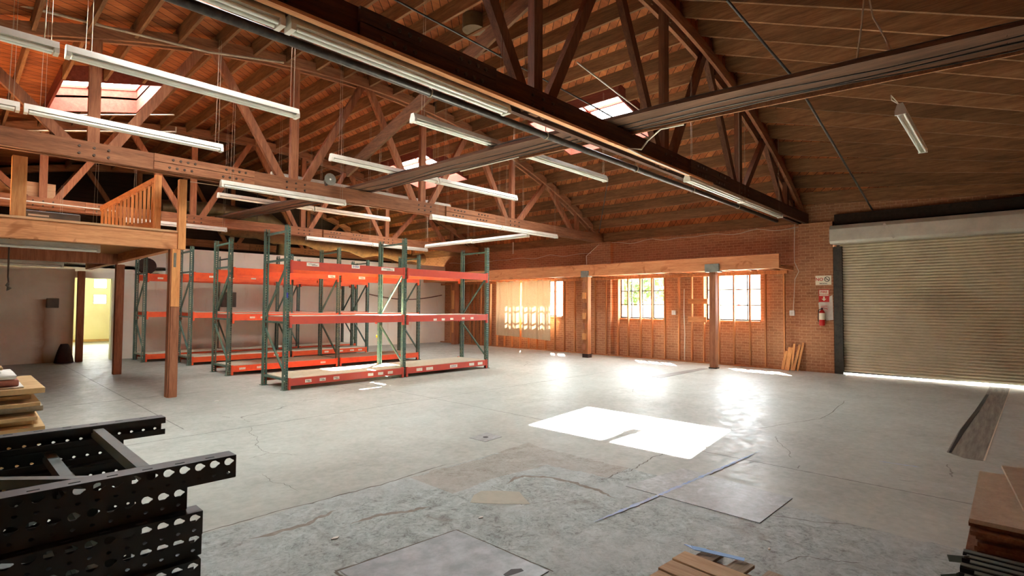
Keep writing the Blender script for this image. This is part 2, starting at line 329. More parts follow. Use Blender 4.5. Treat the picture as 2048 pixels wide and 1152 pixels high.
def text(name, s, size, loc, rot, mat, parent, ext=.0008, align='CENTER', sx=1):
    c = bpy.data.curves.new(name, 'FONT'); c.body = s; c.size = size; c.extrude = ext; c.align_x = align; c.align_y = 'CENTER'; c.offset = size*.02
    o = bpy.data.objects.new(name, c); COL.objects.link(o); o.location = loc; o.rotation_euler = rot; o.scale = (sx, 1, 1)
    c.materials.append(mat)
    me = bpy.data.meshes.new_from_object(o); me.name = name; n = bpy.data.objects.new(name, me); bpy.data.objects.remove(o); COL.objects.link(n)
    n.location = loc; n.rotation_euler = rot; n.scale = (sx, 1, 1); n.parent = parent; return n
def struct(mb, name, mat, parent=None, **kw):
    return tag(mb.build(name, mat, parent, **kw), kind='structure')
def copy_tree(o, parent=None):
    c = o.copy(); COL.objects.link(c); c.parent = parent
    for ch in list(o.children): copy_tree(ch, c)
    return c
ORD = 'first second third fourth fifth sixth seventh eighth ninth tenth eleventh twelfth thirteenth fourteenth fifteenth sixteenth seventeenth eighteenth nineteenth twentieth twenty-first twenty-second twenty-third twenty-fourth twenty-fifth twenty-sixth twenty-seventh twenty-eighth twenty-ninth thirtieth thirty-first thirty-second'.split()

# ------------------------------------------------------------------ dimensions shared by several builders
XW = 15.6            # face of the brick wall
XC, RC, ZC = 6.3, 17.7, 6.43 - 17.7
def top(x): return ZC + math.sqrt(max(0, RC*RC - (x-XC)**2))    # underside of the truss top chords
TY = [4.05, 10.4, 16.7, 22.9]
ZB0, ZB1 = 3.86, 4.13
YR, YW = -2.05, 19.0  # right wall, white partition

# ------------------------------------------------------------------ large structure
FLOOR = struct(MB().box(-3.4, 15.95, -2.4, 30.2, -.2, 0), 'floor', M['floor'])
def ribbon(pts, w, z=.0012, jit=.012, n=7, taper=True):
    """thin crooked strip lying on the floor"""
    rr_ = random.Random(len(pts)*31+int(w*1e4)); P = []
    for (a, b), (c, d) in zip(pts, pts[1:]):
        for k in range(n): t = k/n; P.append((a+(c-a)*t+rr_.uniform(-jit, jit), b+(d-b)*t+rr_.uniform(-jit, jit)))
    P.append(pts[-1]); v = []; m = len(P)
    for i, (x, y) in enumerate(P):
        dx, dy = P[min(i+1, m-1)][0]-P[max(i-1, 0)][0], P[min(i+1, m-1)][1]-P[max(i-1, 0)][1]; L = math.hypot(dx, dy) or 1
        k = w*(rr_.uniform(.4, 1)*(min(1, 6*i/m, 6*(m-1-i)/m) if taper else 1)+.04)/2; v += [(x-dy/L*k, y+dx/L*k, z), (x+dy/L*k, y-dx/L*k, z)]
    return MB().add(v, [(2*i, 2*i+1, 2*i+3, 2*i+2) for i in range(m-1)])
for pts, w in (([(5.95, 2.88), (5.59, 2.89), (5.39, 2.92), (5.02, 2.88), (4.77, 2.84), (4.66, 2.9), (4.44, 2.88), (4.26, 2.92)], .014), ([(6.55, 2.88), (7.18, 2.85), (7.67, 2.56), (8.34, 2.37), (8.96, 2.14), (9.49, 2.12), (11.01, 2.23), (12.11, 2.04)], .012),
               ([(4.12, .71), (4.07, .81), (4.01, .94), (3.94, 1.07), (3.73, 1.13)], .009), ([(2.16, 5.42), (2.13, 5.04), (2.19, 4.92), (2.18, 4.6)], .006), ([(1.0, 4.31), (1.33, 4.3), (1.76, 4.31), (2.21, 4.29), (2.78, 4.27), (3.4, 4.33), (3.69, 4.32)], .02),
               ([(4.57, 1.61), (4.55, 1.45), (4.66, 1.12), (4.82, .89)], .012)):
    ribbon(pts, w).build('crack', M['crack'], FLOOR)
ribbon([(3.61, 3.46), (3.80, 3.52), (3.91, 3.49), (4.04, 3.29), (4.08, 3.02), (4.06, 2.73), (3.99, 2.52)], .06, .001, .01).build('scrape_mark', M['dirt'], FLOOR)
ribbon([(2.14, 3.68), (2.39, 3.66), (2.64, 3.55), (2.78, 3.53)], .05, .001, .015).build('scrape_mark', M['dirt'], FLOOR)
ribbon([(1.5, 3.95), (1.9, 3.9), (2.2, 4.0)], .06, .001, .02).build('scrape_mark', M['dirt'], FLOOR)
MB().prism([(3.06, 3.35), (3.20, 3.46), (3.32, 3.49), (3.45, 3.36), (3.54, 3.23), (3.46, 3.10), (3.39, 2.97), (3.22, 3.14)], 0, .002).build('beige_patch', M['mortar'], FLOOR)

def wall_with_holes(axis, pos, thick, a0, a1, z0, z1, holes, mb=None):
    """wall perpendicular to axis (0: x, 1: y) made of boxes around rectangular openings"""
    mb = mb or MB(); cuts = sorted({a0, a1} | {h[0] for h in holes} | {h[1] for h in holes}); zc = sorted({z0, z1} | {h[2] for h in holes} | {h[3] for h in holes})
    for a, b in zip(cuts, cuts[1:]):
        runs = []
        for c, d in zip(zc, zc[1:]):
            if c < z0 or d > z1: continue
            if any(h[0] <= a and h[1] >= b and h[2] <= c and h[3] >= d for h in holes): continue
            if runs and abs(runs[-1][1]-c) < 1e-6: runs[-1][1] = d
            else: runs.append([c, d])
        for c, d in runs:
            if axis == 0: mb.box(pos, pos+thick, a, b, c, d)
            else: mb.box(a, b, pos, pos+thick, c, d)
    return mb
DOOR = (-1.6, 3.3, 0, 3.3)
struct(wall_with_holes(0, XW, .3, -2.4, 30.2, 0, 4.5, [DOOR] + WINS), 'wall_back', M['brick'])
struct(MB().box(-3.4, 15.9, -2.35, YR, 0, 4.6), 'wall_right', M['brick_x'])
struct(MB().box(-3.4, -2.95, -2.4, 30.2, 0, 4.3), 'wall_front', M['brick'])
# brick piers under the truss ends
for i, (a, b) in enumerate(((3.34, 4.13), (9.95, 10.75))):
    struct(MB().box(XW-.18, XW+.01, a, b, 0, 3.86), 'trim_%d' % (i+1), M['brick'])

# curved roof sheathing with skylight openings
def arc_deck():
    mb = MB(); xs = sorted({-3.3 + .41*i for i in range(47)} | {s[k] for s in SKY for k in (1, 2)}); xs = [x for x in xs if x <= 15.95] + [15.95]
    ys = sorted({4.05, 23.3} | {s[k] for s in SKY for k in (3, 4)})
    for y0, y1 in zip(ys, ys[1:]):
        for x0, x1 in zip(xs, xs[1:]):
            if x1-x0 < 1e-6: continue
            if any(s[1] <= x0+1e-6 and s[2] >= x1-1e-6 and s[3] <= y0+1e-6 and s[4] >= y1-1e-6 for s in SKY): continue
            za, zb = top(x0)+.33, top(x1)+.33
            mb.add([(x0, y0, za), (x1, y0, zb), (x1, y1, zb), (x0, y1, za), (x0, y0, za+.05), (x1, y0, zb+.05), (x1, y1, zb+.05), (x0, y1, za+.05)],
                   [(0, 3, 2, 1), (4, 5, 6, 7), (0, 1, 5, 4), (1, 2, 6, 5), (2, 3, 7, 6), (3, 0, 4, 7)])
    # sloping end bay
    for x0, x1 in zip(xs, xs[1:]):
        if x1-x0 < 1e-6: continue
        a = [(x0, 4.1, top(x0)+.57), (x1, 4.1, top(x1)+.57), (x1, -2.35, 4.20), (x0, -2.35, 4.20)]; b = [(p[0], p[1], p[2]+.05) for p in a]
        mb.add(a+b, [(0, 1, 2, 3), (7, 6, 5, 4), (0, 4, 5, 1), (1, 5, 6, 2), (2, 6, 7, 3), (3, 7, 4, 0)])
        mb.add([(x0, 4.06, top(x0)+.2), (x1, 4.06, top(x1)+.2), (x1, 4.06, top(x1)+.6), (x0, 4.06, top(x0)+.6), (x0, 4.12, top(x0)+.2), (x1, 4.12, top(x1)+.2), (x1, 4.12, top(x1)+.6), (x0, 4.12, top(x0)+.6)],
               [(0, 1, 2, 3), (7, 6, 5, 4), (0, 4, 5, 1), (2, 6, 7, 3), (1, 5, 6, 2), (3, 7, 4, 0)])
    return mb
struct(arc_deck(), 'ceiling', M['deck'])

# white partition (lower, deeper part at its left end), far gable, room behind the doorway
def wy(x): return 19.45 - .045*(x-3.42)
struct(MB().bar((4.9, wy(4.9)+.07, 1.71), (15.7, wy(15.7)+.07, 1.71), .14, 3.42), 'wall_left', M['white'])
struct(MB().bar((3.42, wy(3.42)+.07, 1.28), (4.9, wy(4.9)+.07, 1.28), .14, 2.56).box(3.42, 4.9, 19.5, 20.2, 2.5, 2.56).box(2.5, 3.42, 19.45, 19.6, 2.38, 2.56), 'wall_left_lower', M['white'])
struct(MB().box(4.9, 5.0, 19.4, 20.3, 0, 3.42), 'wall_left_return', M['white'])
struct(MB().box(-2.95, 5.6, 20.2, 20.3, 2.56, 3.3), 'wall_left_upper', M['white'])
struct(MB().box(-2.95, 2.5, 19.45, 19.6, 0, 2.62), 'wall_left_cream', M['leftwall'])
struct(MB().box(-3.3, 15.9, 23.2, 23.3, 2.8, 6.9), 'wall_gable', M['attic'])  # near-black tone stands in for the unlit attic
FW = [(4.36, 4.84, 1.62, 2.04), (4.36, 4.84, 2.30, 2.72)]
struct(wall_with_holes(1, 29, .12, -.6, 9, 0, 3.2, FW), 'wall_far_room', M['cream'])
struct(MB().box(-.7, -.6, 19.6, 29.1, 0, 3.2), 'wall_far_room_left', M['cream']); struct(MB().box(9, 9.1, 19.35, 29.1, 0, 2.75), 'wall_far_room_right', M['cream'])
struct(MB().box(-2.95, 15.6, 20.2, 23.3, 2.72, 2.8).box(-.7, 9.1, 26.2, 29.1, 2.8, 2.9).box(-.7, 2.5, 23.2, 26.2, 2.8, 2.9).box(4.6, 9.1, 23.2, 26.2, 2.8, 2.9).box(2.5, 4.6, 23.2, 24.9, 2.8, 2.9), 'ceiling_far_room', M['cream'])  # gap left in this ceiling is an added, unseen opening that brightens the room
portal(3.55, 25.55, 2.95, 2.1, 1.3, (0, 0, -1))
struct(MB().box(2.6, 9, 28.96, 29.0, 0, .1), 'baseboard_far_room', M['card'])
for i, (a, b, c, d) in enumerate(FW):
    wf = tag(MB().box(a, b, 29.0, 29.03, c, c+.03).box(a, b, 29.0, 29.03, d-.03, d).box(a, a+.03, 29.0, 29.03, c, d).box(b-.03, b, 29.0, 29.03, c, d).build('window_%d' % (i+5), M['white_metal']), kind='structure')
    MB().box(a, b, 29.05, 29.055, c, d).build('glass_pane', M['glass'], wf)
struct(MB().box(-2.95, 15.6, 20.2, 23.2, 2.805, 2.83), 'floor_attic_shade_cover', M['attic'])  # unseen dark cover added over the cream ceiling to stop its bounce
# open door leaf seen past the middle post
dl = tag(MB().bar((3.40, 19.62, 1.18), (3.64, 20.5, 1.18), .04, 2.34).build('door_1', M['doorpaint']), kind='structure')
MB().tube([(3.55, 20.35, 1.0), (3.49, 20.37, 1.0)], .025).build('door_knob', M['steel'], dl)
struct(MB().box(3.36, 3.42, 19.42, 19.63, 0, 2.4), 'trim_door_jamb', M['doorpaint'])

# ground and surroundings outside the windows
struct(MB().box(15.95, 90, -60, 90, -.25, -.04), 'ground_outside', M['asphalt'])

# ------------------------------------------------------------------ roll-up door, windows
def slat_door():
    d = tag(MB().box(15.62, 15.75, 3.18, 3.32, 0, 3.3).build('door_2', M['rail']), kind='structure')
    MB().box(15.42, 15.62, 3.14, 3.2, 0, 3.2).box(15.40, 15.44, 3.14, 3.32, 0, 3.2).box(15.42, 15.62, 3.27, 3.33, 0, 3.2).build('guide_rail', M['rail'], d)
    MB().box(15.42, 15.62, -1.66, -1.6, 0, 3.2).box(15.40, 15.44, -1.72, -1.5, 0, 3.2).build('guide_rail', M['rail'], d)
    rows = []; n = 48; seg = 6
    for k in range(n):
        for j in range(seg):
            a = j/seg; z = .075 + (k+a)*(3.34-.075)/n; x = 15.50 + (-.014, -.022, -.02, -.008, .012, .016)[j]
            rows.append([(x, 3.2, z + .0), (x, .8, z - (.03 if k == 0 and j == 0 else 0)), (x, -1.62, z + .02)])
    MB().grid(rows, False).build('slat_curtain', M['slat'], d, solid=.004)
    MB().box(15.485, 15.525, .9, 3.19, .035, .085).box(15.485, 15.525, -1.62, .9, .048, .1).build('bottom_bar', M['rail'], d)
    hood = MB(); prof = [(15.6, 3.26), (15.22, 3.26), (15.16, 3.32), (15.16, 3.62), (15.24, 3.72), (15.6, 3.72)]
    v = [(x, 3.36, z) for x, z in prof] + [(x, -1.7, z) for x, z in prof]; k = len(prof)
    hood.add(v, [tuple(range(k)), tuple(range(k, 2*k))[::-1]] + [(i, k+i, k+(i+1) % k, (i+1) % k) for i in range(k)])
    hood.build('hood', M['galv'], d, bevel=.01); MB().bar((15.155, 2.02, 3.30), (15.165, 2.22, 3.66), .05, .006, (1, 0, 0)).build('hood_seam', M['galv'], d)
slat_door()
def window(i, y0, y1, z0, z1, cols):
    w = MB()
    for a, b, c, d in ((y0, y1, z0, z0+.04), (y0, y1, z1-.04, z1), (y0, y0+.04, z0, z1), (y1-.04, y1, z0, z1)): w.box(15.70, 15.75, a, b, c, d)
    o = struct(w, 'window_%d' % i, M['rail'])
    mu = MB()
    for k in range(1, cols): y = y0+(y1-y0)*k/cols; mu.box(15.705, 15.74, y-.015, y+.015, z0, z1)
    for k in (1, 2): z = z0+(z1-z0)*k/3; mu.box(15.705, 15.74, y0, y1, z-.015, z+.015)
    mu.build('window_bars', M['rail'], o)
    MB().box(15.72, 15.724, y0, y1, z0, z1).build('glass_pane', M['glass'], o)
    MB().box(15.52, 15.72, y0, y1, z0-.04, z0).build('window_sill', M['new_y'], o)
for i, (w, c) in enumerate(zip(WINS, (8, 4, 4))): window(i+1, *w, c)

# ------------------------------------------------------------------ skylights
for n, x0, x1, y0, y1 in SKY:
    xm, ym = (x0+x1)/2, (y0+y1)/2; z0, z1 = top(x0), top(x1)
    o = empty('skylight', (xm, ym, top(xm)+.3), 'four pane roof skylight with plank sides, '+n, 'skylight', 'skylights in the plank roof')
    inv = Matrix.Translation((-xm, -ym, -(top(xm)+.3)))
    def part(mb, nm, mat):
        mb.v = [tuple(inv @ Vector(p)) for p in mb.v]; return mb.build(nm, mat, o)
    lo, hi = .04, (.58 if x0 < 5 else .41)
    cb = MB()
    for ya, yb in ((y0-.04, y0), (y1, y1+.04)):
        cb.add([(x0, ya, z0+lo), (x1, ya, z1+lo), (x1, yb, z1+lo), (x0, yb, z0+lo), (x0, ya, z0+hi), (x1, ya, z1+hi), (x1, yb, z1+hi), (x0, yb, z0+hi)],
               [(0, 3, 2, 1), (4, 5, 6, 7), (0, 1, 5, 4), (1, 2, 6, 5), (2, 3, 7, 6), (3, 0, 4, 7)])
    cb.box(x0-.04, x0, y0-.04, y1+.04, z0+lo, z0+hi).box(x1, x1+.04, y0-.04, y1+.04, z1+lo, z1+hi)
    part(cb, 'curb', M['curb'])
    fr = MB(); z = lambda x: z0+(z1-z0)*(x-x0)/(x1-x0)+hi
    for yy in (y0, y1, ym): fr.bar((x0-.03, yy, z(x0)), (x1+.03, yy, z(x1)), .05, .05)
    for xx in (x0, x1, xm-.12): fr.bar((xx, y0, z(xx)), (xx, y1, z(xx)), .06, .05)
    part(fr, 'glazing_frame', M['curb'])
    for xa, xb in ((x0, xm-.12), (xm-.12, x1)):
        for ya, yb in ((y0, ym), (ym, y1)):
            part(MB().add([(xa, ya, z(xa)+.03), (xb, ya, z(xb)+.03), (xb, yb, z(xb)+.03), (xa, yb, z(xa)+.03)], [(0, 1, 2, 3)]), 'glass_pane', M['glass'])

# ------------------------------------------------------------------ trusses
def truss(y, label, first):
    o = empty('roof_truss', (XC, y, ZB0), label, 'roof truss', 'timber bowstring roof trusses')
    def P(mb, nm, mat, b=0):
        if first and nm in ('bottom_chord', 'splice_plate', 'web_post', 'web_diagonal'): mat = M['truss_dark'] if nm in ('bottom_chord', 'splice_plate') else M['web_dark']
        mb.v = [(p[0]-XC, p[1]-y, p[2]-ZB0) for p in mb.v]; return mb.build(nm, mat, o, bevel=b)
    bc = MB()
    for dy in (-.085, .085): bc.box(-2.9, XW+.1, y+dy-.035, y+dy+.035, ZB0, ZB1)
    P(bc, 'bottom_chord', M['truss'])
    if first: P(MB().box(-2.9, 9.3, y-.19, y-.12, ZB0-.03, ZB0+.0), 'nailer_strip', M['new_x'])
    tc = MB(); xs = [-2.9+(14.1+2.9)*k/34 for k in range(35)] + [14.6, 15.1, 15.6]
    for dy in (-.085, .085):
        for a, b in zip(xs, xs[1:]):
            za, zb = top(a), top(b); t0, t1 = y+dy-.03, y+dy+.03
            tc.add([(a, t0, za), (b, t0, zb), (b, t1, zb), (a, t1, za), (a, t0, za+.2), (b, t0, zb+.2), (b, t1, zb+.2), (a, t1, za+.2)], [(0, 3, 2, 1), (4, 5, 6, 7), (0, 1, 5, 4), (2, 3, 7, 6)])
    P(tc, 'top_chord', M['truss'])
    bj = [-1.66, 1.5, 4.67, 7.83, 11.0, 14.1]; tj = [-3.0, -.08, 3.09, 6.25, 9.4, 12.55]
    for i, x in enumerate(bj):
        P(MB().bar((x, y, ZB0+.03), (x, y, top(x)+.12), .1, .15, (1, 0, 0)), 'web_post', M['web'])
        for tx in (tj[i], tj[i+1] if i+1 < len(tj) else None):
            if tx is None: continue
            s = 1 if tx > x else -1; xa = x + s*.13
            P(MB().bar((xa, y, ZB0+.06), (tx - s*.06, y, top(tx)+.1), .095, .14, (1, 0, 0)), 'web_diagonal', M['web'])
    sp = []
    for a, b in ((2.28, 3.87), (8.47, 10.19)):
        for dy in (-.14, .14):
            s = P(MB().box(a, b, y+dy-.02, y+dy+.02, ZB0+.005, ZB0+.13).box(a, b, y+dy-.02, y+dy+.02, ZB0+.14, ZB1-.005), 'splice_plate', M['truss'])
            bl = MB()
            for r in (0, 1):
                for g in (.22, 1.05):
                    for q in range(4): xx = a+g+q*.11+(.05 if r else 0); zz = ZB0+.065+r*.135; bl.tube([(xx, y+dy, zz), (xx, y+dy+(-.035 if dy < 0 else .035), zz)], .02, 8)
            bl.v = [(p[0]-XC, p[1]-y, p[2]-ZB0) for p in bl.v]; bl.build('bolt_row', M['steel'], s)
    for x in bj[1:5]:
        bl = MB()
        for q in (-.18, 0, .18):
            for r in (.07, .18): bl.tube([(x+q, y-.12, ZB0+r), (x+q, y-.14, ZB0+r)], .018, 8)
        P(bl, 'joint_bolts', M['steel'])
    return o
TL = ['dark timber bowstring truss nearest the camera, under the right skylight', 'orange brown bowstring truss crossing the middle of the hall above the front rack',
      'brown bowstring truss above the rearmost racks, beyond the middle one', 'shadowed bowstring truss farthest away, above the white partition wall']
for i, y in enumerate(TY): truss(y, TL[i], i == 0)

# ------------------------------------------------------------------ roof joists
BAY = ['between nearest and middle truss', 'between middle and third truss', 'beyond the third truss']
def joist(x, ya, yb, lab, grp, za=None, zb=None, d=.28):
    z0 = top(x)+.05 if za is None else za; z1 = z0 if zb is None else zb
    o = MB().add([(a*.024, b*(yb-ya), b*(z1-z0)+c*d) for c in (0, 1) for a, b in ((-1, 0), (1, 0), (1, 1), (-1, 1))],
             [(0, 3, 2, 1), (4, 5, 6, 7), (0, 1, 5, 4), (1, 2, 6, 5), (2, 3, 7, 6), (3, 0, 4, 7)]).build('roof_joist', M['joist'], None, (x, ya, z0))
    tag(o, lab, 'roof joist', grp)
xs = [x for x in (15.52 - .615*k for k in range(31))]
for b in range(3):
    if b < 2: sk = [s for s in SKY if s[3] > TY[b] and s[4] < TY[b+1]]
    else: sk = []
    n = 0
    for x in xs:
        if x < (-1.4, -1.4, 2.0)[b]: continue
        lab = '%s brown roof joist from the brick wall, %s' % (ORD[n], BAY[b]); grp = 'roof joists '+BAY[b]; n += 1
        hit = [s for s in sk if s[1]-.03 < x < s[2]+.03]; ya, yb = TY[b]-.02, TY[b+1]+.02
        yb -= .05; ya += .05
        if hit:
            s = hit[0]; joist(x, ya, s[3]-.05, lab+', near piece', grp); joist(x, s[4]+.05, yb, lab+', far piece', grp)
        else: joist(x, ya, yb, lab, grp)
n = 0
for x in [7.81+.61*k for k in range(12, -10, -1)]:
    joist(x, YR+.02, 4.0, '%s sloping joist from the brick wall, in the end bay' % ORD[n], 'sloping joists of the end bay', 3.9, top(x)+.25, .31); n += 1

# sheathing nailed board ends and cross braces in the roof
o = tag(MB().bar((5.1, 4.25, 5.75), (5.7, 10.15, 4.45), .05, .24, (0, 0, 1)).build('sway_brace', M['old']), 'long rough plank brace sloping up from the middle truss to the nearest truss', 'brace')
# ------------------------------------------------------------------ plank walkway with conduit
wk = empty('plank_walkway', (6.6, 8, ZB1+.02), 'long walkway of worn planks and cables lying across the truss bottom chords', 'walkway')
WXT = [(-2, 6.80), (0, 6.72), (3, 6.40), (6, 6.22), (11, 6.15), (14, 5.85), (17, 5.6)]
def wx(y):
    for (a, p), (b, q) in zip(WXT, WXT[1:]):
        if y <= b: return p+(q-p)*(y-a)/(b-a)
    return WXT[-1][1]
for q in range(3):
    w = .195; pts = [(wx(y)+(q-1)*.2, y) for y in (-1.95, 0, 3, 6, 11, 14, 16.9)]
    mb = MB()
    for (xa, ya), (xb, yb) in zip(pts, pts[1:]): mb.bar((xa-6.6, ya-8, .02+q*.006), (xb-6.6, yb-8, .02+q*.006), w, .045)
    mb.build('plank', M['walk'], wk)
for q, (off, zz, r) in enumerate(((.33, .015, .016), (-.24, .06, .012), (.1, -.018, .009), (-.08, -.02, .008), (.22, -.015, .008))):
    pts = [(wx(y)+off+.02*math.sin(y*1.7+q*2)*(q > 0)-6.6, y-8, zz+.012*math.sin(y*2.3+q)*(q > 0)) for y in [-1.9+.47*k for k in range(int(18.6/.47)+1)] if not (q == 0 and y > 7.8)]
    if q == 0:
        mb = MB()
        for (xa, ya), (xb, yb) in zip([(wx(y)+.305, y) for y in (-1.95, 0, 3)], [(wx(y)+.305, y) for y in (0, 3, 6)]): mb.bar((xa-6.6, ya-8, .0), (xb-6.6, yb-8, .0), .03, .09)
        mb.build('lit_edge_strip', M['truss'], wk)  # lighter wood stands in for the lit edge of the outer plank
    MB().tube(pts, r, 6).build('conduit' if q == 0 else 'cable', M['wire'] if q == 0 else M['pipe'], wk)

# ------------------------------------------------------------------ header beam, loft and its posts
hb = tag(MB().box(14.22, 14.36, 4.26, YW-.3, 2.64, 3.0).build('header_beam', M['header'], bevel=.006), 'long new timber header beam on two posts in front of the windows', 'beam')
loft = empty('window_loft', (15, 11, 2.6), 'shallow plywood loft shelf between the header beam and the brick wall', 'loft')
MB().box(-.64, .44, -6.72, 7.6, .09, .11).build('loft_deck', M['new_y'], loft)
MB().box(-.64, .44, -6.74, -6.7, .04, .09).box(-.62, .42, -6.74, -6.70, .12, .16).build('end_joist', M['new_x'], loft)
mb = MB()
for k in range(24): mb.box(-.64, .44, -6.4+k*.6, -6.36+k*.6, .05, .09)
mb.build('loft_joist_row', M['stud'], loft)
tag(loft.children[-1], kind='stuff')
p = tag(MB().box(14.2, 14.38, 10.02, 10.2, 0, 2.64).build('timber_post', M['stud'], bevel=.006), 'pale timber post with nailed blocks, between the curtained and middle windows', 'post')
for k in range(7): MB().box(14.14, 14.2, 10.08, 10.2, .25+k*.33, .25+k*.33+.2).build('nailed_block', M['new_z'] if k % 2 else M['post'], p)
MB().box(14.17, 14.41, 10.0, 10.28, 2.6, 2.8).build('post_cap', M['plate'], p)
MB().box(14.18, 14.40, 10.0, 10.22, 0, .12).build('post_base', M['dark'], p)
p = tag(MB().box(14.2, 14.37, 5.86, 6.03, 0, 2.64).build('timber_post', M['post'], bevel=.006), 'dark squared timber post standing in front of the right window', 'post')
MB().box(14.15, 14.4, 5.75, 6.13, 2.6, 2.82).build('post_cap', M['plate'], p); MB().box(14.18, 14.39, 5.84, 6.05, 0, .03).build('post_base', M['rail'], p)
p = tag(MB().box(14.85, 15.1, 17.35, 17.55, 0, 2.6).build('timber_post', M['post'], bevel=.01), 'rough reddish post with patches of white paint near the white wall corner', 'post')
MB().box(14.83, 14.85, 17.38, 17.52, 1.5, 2.3).box(14.83, 14.85, 17.4, 17.5, .5, 1.0).build('paint_patch', M['new_z'], p)

# stud framing in front of the brick
sf = empty('stud_wall', (15.4, 11, 0), 'open stud framing standing in front of the brick wall below the loft', 'stud framing')
MB().box(-.05, .05, -6.6, 7.9, 0, .04).build('sole_plate', M['stud'], sf); MB().box(-.05, .05, -6.6, 7.9, 2.56, 2.60).box(-.05, .05, -6.6, 7.9, 2.605, 2.645).build('top_plate', M['stud'], sf)
SY = [4.49, 4.97, 5.38, 5.82, 6.25, 6.7, 7.07, 7.48, 7.95, 8.39, 8.8, 9.25, 9.63, 10.1, 10.55, 11.0, 11.42, 11.89, 12.33, 12.78, 13.2, 13.63, 14.05, 14.5, 14.92, 15.34, 15.72, 16.29, 16.5, 16.72, 16.97, 17.4, 17.8, 18.2]
for y in SY: MB().box(-.045, .045, y-11-.019, y-11+.019, .04, 2.56).build('stud', M['stud'], sf)
MB().box(-.075, -.047, 6.56-11, 7.16-11, 1.75, 1.9).build('nailing_block', M['new_y'], sf); MB().box(-.075, -.047, 6.6-11, 7.16-11, 1.2, 1.36).build('nailing_block', M['new_y'], sf)
o = tag(MB().tube([(15.33, 7.28, .05), (15.34, 7.27, .8), (15.33, 7.29, 1.5), (15.33, 7.28, 2.2)], .014, 6).build('white_pipe', M['wire']), 'thin white vertical pipe between the studs left of the right window', 'pipe')
for (y, z, lab) in ((7.62, 1.48, 'small white outlet box on the wall between the middle and right windows'), (4.28, 1.51, 'small white switch box hanging from a cable on the brick pier')):
    e = tag(MB().box(15.3, 15.37, y-.06, y+.06, z-.07, z+.07).build('outlet_box', M['foam'], bevel=.008), lab, 'outlet box')
    MB().box(15.293, 15.3, y-.025, y+.025, z-.04, z+.04).build('cover_plate', M['white_metal'], e)
tag(MB().tube([(15.36, 4.2, 3.86), (15.36, 4.22, 3.2), (15.30, 4.2, 2.85), (15.3, 4.1, 2.6), (15.32, 4.2, 2.4), (15.32, 4.25, 1.56)], .009, 6).build('power_cable', M['wire']), 'pale cable running down the brick pier to the switch box', 'cable')
for (y, a, h, w) in ((4.50, .0, .50, .07), (4.39, 0, .60, .11), (4.29, .01, .70, .05), (4.20, -.03, .68, .06), (4.11, -.03, .74, .05)):
    lab = {4.50: 'short pale offcut board, leftmost of those leaning on the brick pier', 4.39: 'wide dull offcut board leaning second from the left on the brick pier', 4.29: 'narrow offcut board in the middle of those leaning on the pier',
           4.20: 'tilted pale offcut board, second from the right on the pier', 4.11: 'tallest tilted offcut board, rightmost of those leaning on the pier'}[y]
    tag(MB().bar((15.22, y-a, 0.01), (15.38, y+a-.05, h), .02, w, (0, 1, 0)).build('offcut_board', M['new_z']), lab, 'board', 'offcut boards leaning on the pier')

# curtains
def curtain(y0, y1, z0a, z0b, zt, lab):
    rows = []; n = 60
    for j in range(9):
        r = []
        for i in range(n+1):
            u = i/n; y = y0+(y1-y0)*u; zb = z0a+(z0b-z0a)*u; t = j/8; zt2 = zt-.035*abs(math.sin(u*math.pi*3)); z = zt2+(zb-zt2)*t
            r.append((15.2+.02*math.sin(u*math.pi*9+.5)+.008*math.sin(u*40), y+.02*t*math.sin(u*7), z))
        rows.append(r)
    o = tag(MB().grid(rows).build('curtain', M['curtain']), lab, 'curtain', 'cream curtains over the left window')
    MB().tube([(15.2, y0, zt+.005), (15.2, (y0+y1)/2, zt-.01), (15.2, y1, zt+.005)], .008, 6).build('curtain_wire', M['steel'], o)
curtain(15.21, 13.9, .48, .46, 2.63, 'left cream cloth curtain hanging in front of the left window')
curtain(13.82, 12.37, .46, .38, 2.63, 'right cream cloth curtain with slanting hem over the left window')

# ------------------------------------------------------------------ mezzanine
mz = empty('mezzanine', (0, 15, 2.6), 'timber mezzanine platform on three posts at the left side', 'mezzanine')
def mp(mb, nm, mat, par=mz, b=0):
    k = Vector((0, 15, 2.6)); mb.v = [tuple(Vector(q)-k) for q in mb.v]; return mb.build(nm, mat, par, bevel=b)
mp(MB().box(-2.9, 2.86, 10.86, 11.0, 2.62, 2.92), 'front_beam', M['new_x'], b=.006)
mp(MB().box(2.72, 2.86, 11.0, 19.4, 2.62, 2.92), 'side_beam', M['new_y'])
mp(MB().box(-2.9, 2.88, 10.84, 19.4, 2.92, 2.955), 'deck_board', M['ply'])
mp(MB().box(-2.9, 2.72, 11.0, 19.4, 2.80, 2.81), 'ceiling_panel', M['underside'])
mp(MB().box(-2.9, 2.72, 15.2, 15.36, 2.56, 2.8), 'cross_beam', M['post'])
mp(MB().box(2.80, 2.92, 10.80, 10.92, 2.62, 3.88), 'corner_post', M['new_z'], b=.005)
mp(MB().box(.62, .79, 10.84, 11.0, 2.955, 3.86), 'upper_post', M['new_z'], b=.005)
A, B = Vector((2.56, 11.32, 3.90)), Vector((2.04, 13.0, 3.50))
mp(MB().box(2.52, 2.62, 11.2, 11.3, 2.955, 3.97), 'railing_newel', M['new_z'])
mp(MB().bar(A, B, .05, .1), 'hand_rail', M['new_y'])
mp(MB().bar(A-Vector((0, 0, .82)), A*.5+B*.5-Vector((0, 0, .62)), .05, .1), 'bottom_rail', M['new_y'])
for k in range(14):
    q = A+(B-A)*(k+.7)/14; mp(MB().box(q.x-.02, q.x+.02, q.y-.02, q.y+.02, 2.96, q.z), 'baluster', M['new_z'])
mp(MB().box(-2.9, -.6, 16.2, 16.24, 2.955, 3.7), 'plywood_guard', M['ply'])
